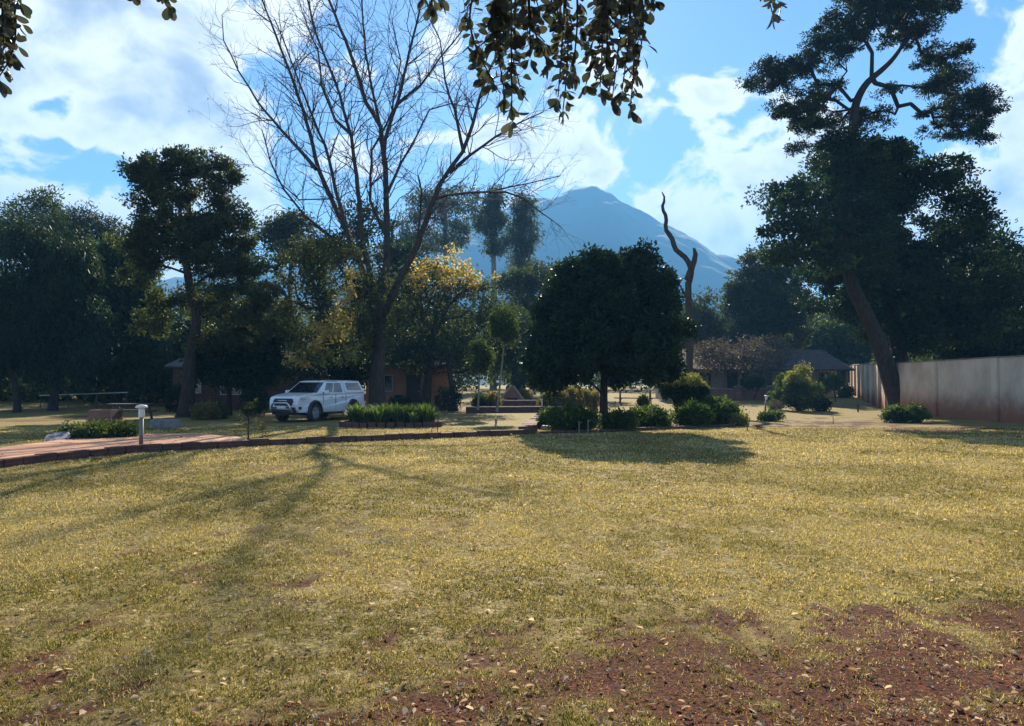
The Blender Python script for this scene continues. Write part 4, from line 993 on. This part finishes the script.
# ------------------------------------------------------------------ flower bed with strap-leaved plants, centre-left
def flower_bed():
    c = G(386, 428); cx, cy = c[0], c[1] + 1.1
    root = thing('raised_bed', 'low oval brick bed of strap leaved plants right of the pickup', 'flower bed', (cx, cy, 0))
    mb = MB(); n = 34; rx, ry = 1.9, 1.05
    for k in range(n):
        a = 2*math.pi*k/n; M = Matrix.Translation((rx*math.cos(a), ry*math.sin(a), 0)) @ Matrix.Rotation(math.atan2(ry*math.cos(a), -rx*math.sin(a)), 4, 'Z')
        mb.box(-.135, .135, -.09, .09, -.05, .2 + rnd.uniform(-.012, .012), M)
    mb.build('brick_edge', BRICK_DARK, root, bevel=.01)
    MB().lathe([(1, 0), (1, .13), (.5, .17), (.02, .18)], 24, Matrix.Diagonal((rx - .08, ry - .08, 1, 1))).build('soil', simple('clod', (.17, .06, .035)), root)
    r = random.Random(3)
    pos = ['front left', 'front', 'front right', 'back']
    k = 0
    for i in range(44):
        a = r.uniform(0, 6.28); q = math.sqrt(r.random()); x = cx + (rx - .25) * q * math.cos(a); y = cy + (ry - .2) * q * math.sin(a)
        strap_clump('strap_leaf_plant', 'tuft of arching green strap leaves in the oval brick bed', 'plant', (x, y, .14), 70, r.uniform(.6, .98), .42, L_STRAP, 200 + i, 'strap leaved plants filling the oval brick bed', .04)
flower_bed()

# ------------------------------------------------------------------ shrubs
def pxbush(name, label, px, pyb, rx, ry, mat, seed, n=70, per=60, ls=.09, crad=.16, group=None, D=None, depth=None, extra=(), yc=None, **k):
    g = G(px, pyb) if D is None else on(px, D); Dd = g[1]
    yb = pyb
    els = [E(px, (yb - ry) if yc is None else yc, Dd, rx, ry, depth)] + [E(px + dx, yb - dy, Dd + dd, sx, sy, depth) for dx, dy, sx, sy, dd in extra]
    return bush(name, label, 'shrub', g, els, n, crad, per, ls, mat, seed, group, **k)
# cloud-pruned shrub with yellow top + neighbours
pxbush('topiary_shrub', 'dark clipped shrub with bright yellow green top right of the round tree', 684, 424, 20, 15, L_ROUND, 101, 170, 90, .09, .17, yc=389, extra=((-14, 36, 12, 9, 0), (12, 32, 12, 10, 0), (2, 12, 10, 12, 0)), topmat=L_LIME, topfrac=.26)
pxbush('leafy_bush', 'rounded bright green bush right of the yellow topped clipped shrub', 718, 425, 20, 13, L_BRIGHT, 102, 110, 70, .10, .2)
pxbush('leafy_bush', 'smaller green bush filling the foot of the clipped shrub', 694, 427, 18, 11, L_BRIGHT, 103, 80, 70, .10, .2)
pxbush('leafy_plant', 'low pale green plant at the right end of the centre bed', 738, 426, 9, 6, L_LIME, 104, 30, 50, .09, .15)
pxbush('leafy_bush', 'low light green leafy plant between the round tree and the clipped shrub', 648, 428, 22, 9, L_BRIGHT, 105, 80, 60, .11, .2)
pxbush('leafy_bush', 'dark low bush at the right foot of the round tree', 620, 431, 17, 9, L_MID, 106, 80, 60, .10, .2)
pxbush('leafy_bush', 'low spreading dark green bush left of the round tree trunk', 572, 431, 26, 11, L_BRIGHT, 107, 120, 60, .10, .2)
pxbush('leafy_bush', 'small dark bush at the left end of the centre bed', 552, 428, 12, 8, L_MID, 108, 50, 60, .10, .2)
pxbush('leafy_bush', 'tall leafy stem standing alone between the round tree and the clipped shrub', 643, 420, 5, 6, L_MID, 109, 30, 50, .10, .12, yc=403)
for i, (px, py, rx, ry, lb) in enumerate(((548, 411, 9, 9, 'golden brown shrub beside the white pole'), (561, 411, 9, 11, 'golden shrub second from the white pole'), (575, 411, 9, 12, 'tallest golden shrub in the row left of the round tree'), (590, 411, 9, 11, 'golden shrub just left of the round tree trunk'), (524, 408, 8, 9, 'single golden green shrub in front of the fireplace'))):
    pxbush('golden_shrub', lb, px, py, rx, ry, L_GOLD, 110 + i, 60, 60, .10, .17, group='golden shrubs on the terrace', depth=.6)
for i, (px, py, rx, ry, mt, lb) in enumerate(((481, 411, 7, 8, L_MID, 'small round shrub at the left end of the terrace wall'), (492, 411, 8, 9, L_GOLD, 'golden round shrub at the foot of the slender young tree'), (205, 420, 13, 8, L_GOLD, 'low golden brown shrub at the foot of the tall crooked tree'), (216, 419, 9, 7, L_MID, 'low green shrub right of the golden brown one under the left trees'), (448, 411, 13, 12, L_DARK, 'dark low shrub beside the orange house'), (178, 412, 14, 14, L_DARK, 'dark leafy shrub at the corner of the left brick house'), (255, 416, 13, 15, L_DARK, 'dark leafy shrub between the low evergreen and the pickup'), (400, 411, 10, 7, L_DARK, 'dark low shrub before the orange house door'))):
    pxbush('garden_shrub', lb, px, py, rx, ry, mt, 120 + i, 55, 55, .11, .2)
# right topiaries
pxbush('topiary_shrub', 'domed topiary with yellow top near the wall', 802, 411, 19, 18, L_MID, 130, 170, 80, .10, .22, extra=((2, 42, 6, 5, 0), (-6, 30, 12, 8, 0)), topmat=L_LIME, topfrac=.28)
pxbush('leafy_bush', 'blue green bush left of the domed topiary', 779, 410, 9, 12, L_BRIGHT, 131, 70, 60, .11, .2, extra=((6, 28, 8, 8, .5),))
pxbush('leafy_bush', 'dark round bush at the right foot of the domed topiary', 820, 411, 10, 7, L_DARK, 132, 60, 70, .10, .18)
pxbush('ball_topiary', 'round clipped ball on a stem behind the domed topiary', 834, 404, 8, 7, L_MID, 133, 60, 70, .12, .2, D=50, yc=382)
pxbush('ball_topiary', 'smaller clipped ball between the domed topiary and the round ball', 824, 404, 6, 5, L_DARK, 134, 40, 60, .12, .18, D=51, yc=386)
pxbush('dry_shrub', 'dry twiggy shrub beside the leaning bollard light', 776, 412, 8, 5, L_TAN, 135, 30, 26, .08, .16)
pxbush('leafy_plant', 'pale green ground plant on bare soil left of the wall', 770, 421, 12, 4, L_BRIGHT, 136, 40, 40, .10, .13)
pxbush('leafy_bush', 'low bright green bush at the foot of the leaning tree', 906, 422, 20, 7, L_BRIGHT, 137, 90, 60, .11, .2, extra=((-12, 7, 10, 5, 0),))
pxbush('garden_shrub', 'rounded shrub beside the far end of the sunlit wall', 846, 402, 7, 8, L_MID, 138, 40, 60, .14, .25, D=60)
pxbush('clipped_shrub', 'low flat clipped shrub before the long veranda house', 753, 402, 12, 5, L_DARK, 139, 60, 60, .14, .2, D=54, yc=382)
# low dark hedge at left behind the path
pxbush('low_hedge', 'low dark green hedge behind the path on the left', 100, 437.5, 36, 5, L_MID, 140, 200, 60, .10, .17, depth=.9, yc=432)
pxbush('small_shrub', 'small round shrub on a thin stem behind the path', 247, 420, 6, 6, L_OLIVE, 141, 30, 40, .09, .13, yc=409)

# saplings and sticks
def sapling(name, label, px, pyb, pyt, seed, leaf=None, n=4, spread=.12, rad=.018, group=None):
    g = G(px, pyb); h = EYE - (pyt - HOR) / F * g[1]; r = np.random.RandomState(seed)
    root = thing(name, label, 'sapling', g, 0, group); segs = []
    pts = [g + np.array([r.normal(0, .012), r.normal(0, .012), h * t]) for t in (0, .33, .66, 1.)]
    for i in range(3): segs.append((pts[i], pts[i+1], rad * (1 - .25*i), rad * (.75 - .25*i) + .003))
    tips = [pts[-1]]
    for k in range(n):
        t = r.uniform(.35, .95); q = g + np.array([0, 0, h*t]); e = q + np.array([r.normal(0, spread), r.normal(0, spread), r.uniform(.05, .2)]); segs.append((q, e, rad*.5, rad*.25)); tips.append(e)
    V, Q = tubes_np(segs, 5); npmesh('stem', V, Q, BARK, root)
    if leaf is not None:
        C = np.array(tips); pos, A, s, Nn = scatter_leaves(C, np.full((len(C), 3), .10), 26, .055, r); V, Q = leaf_shapes(pos, A, s, s*.5, Nn, r); npmesh('foliage', V, Q, leaf, root, attr=np.repeat(r.rand(len(pos)), 6))
sapling('sapling', 'dark leafy sapling standing just behind the kerb near the path end', 248, 445, 405, 150, L_OLIVE, 6, .12, .028)
sapling('sapling', 'thin low sapling right of the dark leafy one by the kerb', 262, 443, 425, 151, L_OLIVE, 4, .12, .012)
sapling('bare_stick', 'upright reddish stick behind the kerb right of the oval bed', 438, 437, 411, 152, None, 2, .06, .016)
sapling('bare_stick', 'leaning thin stick left of the reddish upright one', 432, 437, 418, 153, None, 3, .10, .013)
sapling('bare_stick', 'short crooked stick on the soil right of the centre bed', 747, 431, 417, 154, None, 3, .12, .02)
sapling('bare_stick', 'dry forked stick on bare soil below the domed topiary', 833, 424, 413, 155, None, 3, .12, .014)
sapling('bare_stick', 'tiny dark stump like stick left of the wall corner', 858, 412, 404, 156, None, 2, .1, .05)
sapling('dry_sapling', 'thin dry sapling standing in front of the low brown wall', 731, 402, 370, 157, L_TAN, 7, .4, .03)
sapling('dry_sapling', 'second thin dry sapling further left before the low brown wall', 713, 403, 375, 158, L_TAN, 7, .35, .025)

# ------------------------------------------------------------------ the pickup
def pickup():
    D0 = 34.; c = on(319.5, D0); root = thing('pickup_truck', 'white double cab pickup with canopy and front nudge bar parked under the trees', 'pickup truck', c, math.atan2(-.944, -.33))
    paint = simple('car_white', (.80, .81, .82), (.76, .77, .79), .6, .28, bstr=0, spec=.5, coat=.6)
    black = simple('car_black', (.025, .025, .027), (.018, .018, .02), 10, .55)
    glass = simple('car_glass', (.012, .016, .02), (.010, .013, .017), 1, .04, bstr=0, spec=.9)
    chrome = simple('car_steel', (.62, .63, .65), None, 10, .22, 1, bstr=0)
    tyre = simple('tyre', (.022, .021, .021), (.035, .028, .024), 12, .85); rimm = simple('rim', (.42, .42, .43), None, 8, .4, .3)
    lamp = simple('lamp_lens', (.55, .58, .62), (.25, .27, .3), 9, .08, spec=.9, bstr=0)
    red = simple('lamp_red', (.35, .02, .015), None, 5, .2)
    fx, rx, wr = 1.62, -1.47, .40
    def arch(cx, rr=.47, n=9): return [(cx + rr*math.cos(a), .40 + rr*math.sin(a)) for a in [math.pi * k / (n-1) for k in range(n)]]
    prof = [(2.52, .42), (2.62, .55), (2.66, .78), (2.62, .98), (2.50, 1.07), (2.1, 1.15), (1.45, 1.225), (1.0, 1.235), (-.6, 1.235), (-2.55, 1.26), (-2.63, 1.2), (-2.66, .75), (-2.6, .52)]
    bottom = [(-2.3, .45)] + arch(rx)[::-1] + [(-.6, .40), (.5, .40)] + arch(fx)[::-1] + [(2.3, .42)]
    poly = prof + bottom; n = len(poly)
    def wy(x, z):
        w = .90
        if x > 1.9: w -= .20 * ((x - 1.9) / .76) ** 2
        if x < -2.3: w -= .05
        if z > 1.1: w -= .035
        if z < .5: w -= .03
        return w
    # three width rings per side for rounded shoulders
    vs = []
    for sgn, f_ in ((1, 0), (1, 1), (-1, 1), (-1, 0)):
        for (x, z) in poly:
            w = wy(x, z)
            if f_ == 1: vs.append((x, sgn * (w - .10), z + (.035 if z > 1.0 else 0)))
            else: vs.append((x, sgn * w, z))
    fs = [tuple(range(n))[::-1], tuple(3*n + k for k in range(n))]
    for a in range(3):
        for k in range(n): k2 = (k+1) % n; fs.append((a*n + k, a*n + k2, (a+1)*n + k2, (a+1)*n + k))
    MB().add(vs, fs).build('body', paint, root, bevel=.025)
    MB().box(-2.2, 2.3, -.62, .62, .30, 1.0).build('chassis', black, root)
    def cabin(name, b, t, zb, zt, wb, wt, mat):
        (bx0, bx1), (tx0, tx1) = b, t
        vs = [(bx0, -wb, zb), (bx0, wb, zb), (bx1, wb, zb), (bx1, -wb, zb), (tx0, -wt, zt), (tx0, wt, zt), (tx1, wt, zt), (tx1, -wt, zt),
              (tx0 + .12, -wt*.6, zt + .035), (tx0 + .12, wt*.6, zt + .035), (tx1 - .08, wt*.6, zt + .035), (tx1 - .08, -wt*.6, zt + .035)]
        q = MB().add(vs, [(3,2,1,0),(0,1,5,4),(1,2,6,5),(2,3,7,6),(3,0,4,7),(4,5,9,8),(5,6,10,9),(6,7,11,10),(7,4,8,11),(8,9,10,11)]).build(name, mat, root, bevel=.04)
        return [Vector(v) for v in vs[:8]]
    # b=(rear x, front x)
    cv = cabin('cab', (-.82, 1.40), (-.78, .55), 1.20, 1.76, .86, .69, paint)
    kv = cabin('canopy', (-2.60, -.86), (-2.28, -.83), 1.235, 1.79, .865, .70, paint)
    def panel(nm, q, u0, u1, v0, v1, mat, off=.012, par=root, u0t=None, u1t=None):
        """q: bottom-left, bottom-right, top-right, top-left"""
        u0t = u0 if u0t is None else u0t; u1t = u1 if u1t is None else u1t
        def bl(u, v): return (q[0]*(1-u) + q[1]*u)*(1-v) + (q[3]*(1-u) + q[2]*u)*v
        pts = [bl(u0, v0), bl(u1, v0), bl(u1t, v1), bl(u0t, v1)]; nn = (pts[1]-pts[0]).cross(pts[3]-pts[0]).normalized()
        return MB().add([p + nn*off for p in pts] + [p - nn*.02 for p in pts], [(0,1,2,3),(7,6,5,4),(0,4,5,1),(1,5,6,2),(2,6,7,3),(3,7,4,0)]).build(nm, mat, par, bevel=.006)
    # cab vertices: 0 rear -w, 1 rear +w, 2 front +w, 3 front -w (bottom), 4..7 top
    panel('windscreen', [cv[3], cv[2], cv[6], cv[7]], .05, .95, .10, .92, glass)
    for s in (1, -1):
        q = [cv[2], cv[1], cv[5], cv[6]] if s > 0 else [cv[0], cv[3], cv[7], cv[4]]
        if s > 0:
            panel('side_window', q, .20, .50, .12, .88, glass, u0t=.10, u1t=.47); panel('side_window', q, .55, .90, .12, .88, glass, u0t=.53, u1t=.88)
        else:
            panel('side_window', q, .50, .80, .12, .88, glass, u0t=.53, u1t=.90); panel('side_window', q, .10, .45, .12, .88, glass, u0t=.12, u1t=.47)
        q = [kv[2], kv[1], kv[5], kv[6]] if s > 0 else [kv[0], kv[3], kv[7], kv[4]]
        panel('canopy_window', q, .10, .86, .22, .84, glass)
        for dx in (.42, -.5):
            MB().box(dx - .09, dx + .09, s*.905 - .012, s*.905 + .018, 1.04, 1.075).build('door_handle', chrome, root, bevel=.006)
        for dx in (1.02, .02, -.84): MB().box(dx - .004, dx + .004, min(s*.88, s*.9005), max(s*.88, s*.9005), .50, 1.16).build('door_seam', black, root)
        # mirrors
        mo = MB().box(.88, 1.02, min(s*.93, s*1.12), max(s*.93, s*1.12), 1.20, 1.37).build('wing_mirror', paint, root, bevel=.03)
        MB().box(.90, 1.0, min(s*.84, s*.929), max(s*.84, s*.929), 1.23, 1.27).build('mirror_arm', black, mo)
        MB().tube([(.95, s*.97, .36), (-.85, s*.97, .36)], .045, 8).build('side_step', black, root, smoothed=True)
        # flares
        for cx in (fx, rx):
            mb = MB(); m_ = 13
            for k in range(m_):
                a = math.pi * (-.06 + 1.12 * k / (m_-1)); ca, sa = math.cos(a), math.sin(a)
                for rr, y in ((.455, .86), (.455, .955), (.50, .965), (.55, .93), (.56, .88)): mb.v.append((cx + rr*ca, s*y, .40 + rr*sa))
            for k in range(m_-1):
                for j in range(4): mb.f.append((k*5+j, k*5+j+1, (k+1)*5+j+1, (k+1)*5+j))
            mb.build('wheel_flare', black, root, smoothed=True)
            M = Matrix.Translation((cx, s*.80, wr))
            w = MB().lathe([(.27, -.13), (.36, -.135), (.395, -.11), (.40, -.05), (.40, .05), (.395, .11), (.36, .135), (.27, .13)], 26, M, 'y', caps=False).build('wheel', tyre, root, smoothed=True)
            mb = MB().lathe([(.275, s*.06), (.275, s*.10), (.25, s*.125), (.24, s*.07), (.06, s*.07), (.05, s*.11), (.01, s*.115)], 24, M, 'y')
            for k in range(6):
                a = k*math.pi/3; mb.tube([(cx + .05*math.cos(a), s*.80 + s*.095, wr + .05*math.sin(a)), (cx + .25*math.cos(a), s*.80 + s*.11, wr + .25*math.sin(a))], [.03, .022], 5)
            mb.build('rim', rimm, w)
        # headlight and tail light
        MB().add([(2.63, s*.44, .90), (2.47, s*.80, .95), (2.27, s*.885, 1.0), (2.50, s*.76, 1.075), (2.62, s*.46, 1.02), (2.5, s*.44, .92), (2.4, s*.7, .95), (2.2, s*.8, 1.0), (2.4, s*.7, 1.05), (2.5, s*.46, 1.0)],
                 [(0,1,3,4),(1,2,3),(5,9,8,6),(6,8,7),(0,5,6,1),(1,6,7,2),(2,7,8,3),(3,8,9,4),(4,9,5,0)]).build('headlight', lamp, root)
        MB().box(2.46, 2.60, min(s*.62, s*.80), max(s*.62, s*.80), .56, .68).build('fog_lamp', black, root, bevel=.02)
        MB().box(-2.68, -2.55, min(s*.74, s*.875), max(s*.74, s*.875), .82, 1.15).build('tail_light', red, root, bevel=.01)
        MB().tube([(.4, s*.60, 1.83), (-.65, s*.60, 1.83)], .018, 6).build('roof_rail', black, root)
    MB().add([(2.68, -.42, .72), (2.68, .42, .72), (2.70, .50, .90), (2.66, .42, 1.03), (2.66, -.42, 1.03), (2.70, -.50, .90), (2.5, -.42, .72), (2.5, .42, .72), (2.5, .5, .9), (2.5, .42, 1.0), (2.5, -.42, 1.0), (2.5, -.5, .9)],
             [(0,1,2,3,4,5),(11,10,9,8,7,6),(0,6,7,1),(1,7,8,2),(2,8,9,3),(3,9,10,4),(4,10,11,5),(5,11,6,0)]).build('grille', black, root)
    MB().box(2.50, 2.69, -.60, .60, .42, .66).build('lower_bumper', black, root, bevel=.03)
    MB().box(2.705, 2.72, -.22, .22, .93, .955).build('grille_bar', chrome, root)
    MB().tube([(2.64, -.52, .40), (2.80, -.50, .50), (2.86, -.42, .76), (2.87, -.34, .84), (2.87, .34, .84), (2.86, .42, .76), (2.80, .50, .50), (2.64, .52, .40)], .04, 10).build('nudge_bar', chrome, root, smoothed=True)
    MB().tube([(2.82, -.46, .58), (2.84, .46, .58)], .022, 8).build('nudge_crossbar', chrome, root, smoothed=True)
    MB().box(2.79, 2.80, -.22, .22, .61, .72).build('number_plate', WHITE, root)
    MB().box(-2.76, -2.62, -.85, .85, .50, .64).build('rear_bumper', chrome, root, bevel=.02)
    MB().box(-2.675, -2.64, -.2, .2, .86, .95).build('number_plate', WHITE, root)
    MB().tube([(1.3, -.80, 1.24), (1.25, -.84, 2.0)], .006, 5).build('aerial', black, root)
    MB().tube([(1.30, .1, 1.30), (1.12, .55, 1.42)], .01, 4).build('wiper', black, root)
pickup()

# ------------------------------------------------------------------ overhanging branch tree (stands behind and right of the viewer)
def overhang():
    r = np.random.RandomState(77); base = np.array([3.4, -3.0, 0.])
    root = thing('overhanging_tree', 'drooping leafy branches with broad leaves hanging in from above', 'tree', base)
    tp = [base + np.array(v) for v in ((0, 0, -.1), (.05, .0, 1.5), (-.1, .2, 3.0), (-.3, .6, 4.4), (-.5, 1.2, 5.6))]
    V, Q, Pp, Rr = rough_tube(tp, [.26, .22, .2, .17, .12], r, 12, .06, 1.3); Vt, Qt = V, Q
    limbs = [[Pp[-6], P(760, -120, 2.5), P(640, -60, 4.3), P(540, -45, 4.6), P(440, -40, 4.7), P(330, -45, 4.9), P(200, -45, 5.0), P(60, -50, 4.8), P(-30, -20, 4.6)],
             [P(640, -60, 4.3), P(700, -50, 4.8), P(775, -30, 5.2), P(860, -50, 5.6)], [P(540, -45, 4.6), P(560, -20, 4.9), P(600, -30, 5.3)]]
    segs = []
    for lm, (r0, r1) in zip(limbs, ((.09, .02), (.03, .008), (.02, .008))):
        for i in range(len(lm) - 1): t = i/(len(lm)-1); t2 = (i+1)/(len(lm)-1); segs.append((lm[i], lm[i+1], r0+(r1-r0)*t, r0+(r1-r0)*t2))
    wood = [(Vt, Qt), tubes_np(segs, 7)]
    tips = [(478, 55, 4.4), (484, 75, 4.6), (494, 90, 4.3), (505, 105, 4.5), (512, 128, 4.4), (520, 95, 4.8), (500, 60, 4.7), (530, 66, 4.4), (515, 40, 4.2), (545, 50, 4.9), (548, 72, 4.4), (558, 105, 4.5), (563, 118, 4.7), (572, 80, 4.3), (586, 92, 4.5), (590, 60, 4.9), (600, 95, 4.6), (606, 72, 4.3), (615, 60, 4.7), (622, 98, 4.4), (630, 116, 4.5), (612, 108, 4.8), (636, 80, 4.8), (640, 35, 4.6), (628, 40, 4.3), (655, 8, 4.6), (560, 30, 4.3), (580, 35, 4.8), (600, 25, 4.5), (540, 20, 4.5), (495, 25, 4.5),
            (432, 12, 4.6), (440, 4, 4.5), (425, 4, 4.7), (772, 20, 5.1), (780, 8, 5.2),
            (-6, 62, 4.6), (4, 56, 4.5), (14, 60, 4.7), (-6, 40, 4.6), (18, 8, 4.5), (4, 20, 4.6), (-2, 86, 4.6), (-25, 60, 4.4), (82, -6, 4.8), (135, -4, 4.9), (163, 0, 4.8), (169, 12, 4.9), (300, -15, 4.9), (230, -20, 4.9)]
    tw = []; C = []; A = []; S = []; T = []
    for (px, py, D) in tips:
        py -= 8
        e = P(px, py, D); allp = np.array([p for lm in limbs for p in lm[1:]]); 
        # start somewhere on the limbs above
        s0 = P(px + r.normal(0, 8), -42, D + r.normal(0, .08)); k = 7; prev = s0; off = r.normal(0, .07, 3)
        d0 = np.linalg.norm(allp - s0, axis=1); near = allp[np.argmin(d0)]; tw.append((near, s0, .010, .008))
        ln = np.linalg.norm(e - s0); st = max(2, int(ln / .045))
        for i in range(1, st + 1):
            t = i / st; q = s0 * (1-t) + e * t + off * math.sin(math.pi * t); tw.append((prev, q, .007 * (1 - .6*t) + .0015, .007 * (1 - .6*t) + .001)); prev = q
            vis = i > st - 14
            if i < st and r.rand() < (1.0 if vis else .6):
                for _ in range(3):
                    a = r.uniform(0, 6.28); C.append(q + r.normal(0, .012, 3)); A.append([math.cos(a)*.9, math.sin(a)*.9, -r.uniform(.0, 1.3)]); S.append(r.uniform(.055, .10))
        for _ in range(5):
            a = r.uniform(0, 6.28); C.append(e); A.append([math.cos(a)*.55, math.sin(a)*.55, -r.uniform(.5, 1.3)]); S.append(r.uniform(.065, .11))
    wood.append(tubes_np(tw, 5))
    C = np.array(C); A = np.array(A); S = np.array(S); n = len(C); A /= np.linalg.norm(A, axis=1, keepdims=True)
    Nn = r.normal(0, .8, (n, 3)); Sd = np.cross(A, Nn); Sd /= np.linalg.norm(Sd, axis=1, keepdims=True); U = np.cross(Sd, A)
    prof = [(0, .02), (.12, .08), (.3, .30), (.52, .46), (.74, .48), (.9, .32), (1.0, .04)]; W = S * r.uniform(.42, .60, n); curl = r.uniform(-.25, .35, n)
    V = np.empty((n, len(prof), 3, 3))
    for i, (t, w) in enumerate(prof):
        ctr = C + A * (S * (t + .12))[:, None] + U * (-(curl * S) * t * t)[:, None]
        V[:, i, 1] = ctr
        V[:, i, 0] = ctr + Sd * (W * w)[:, None] + U * (W * w * .35)[:, None]; V[:, i, 2] = ctr - Sd * (W * w)[:, None] + U * (W * w * .35)[:, None]
    b = (np.arange(n) * len(prof) * 3)[:, None]; Qs = []
    for i in range(len(prof)-1):
        for j in range(2): Qs.append(b + np.array([[i*3+j, i*3+j+1, (i+1)*3+j+1, (i+1)*3+j]]))
    npmesh('foliage', V.reshape(-1, 3), np.concatenate(Qs), L_NEAR, root, attr=np.repeat(r.rand(n), len(prof)*3), smoothed=True)
    # upper crown out of frame
    cl = ell_sample([(np.array([2.6, -1.5, 6.6]), (2.6, 2.4, 1.1)), (np.array([0.6, 1.0, 6.4]), (1.8, 1.6, .7))], 130, r, .6)
    segs, _ = prim_skeleton(Pp[-8:], cl, r, tip=.008, step=.5); wood.append(tubes_np(segs)); off = 0; Vw = []; Qw = []
    for a, b in wood: Vw.append(a); Qw.append(b + off); off += len(a)
    npmesh('trunk', np.concatenate(Vw), np.concatenate(Qw), BARK, root, smoothed=True)
    pos, A, s, Nn = scatter_leaves(cl, np.full((len(cl), 3), .38), 40, .11, r); V, Q = leaf_shapes(pos, A, s, s*.5, Nn, r); npmesh('crown', V, Q, L_NEAR, root, attr=np.repeat(r.rand(len(pos)), 6))
overhang()
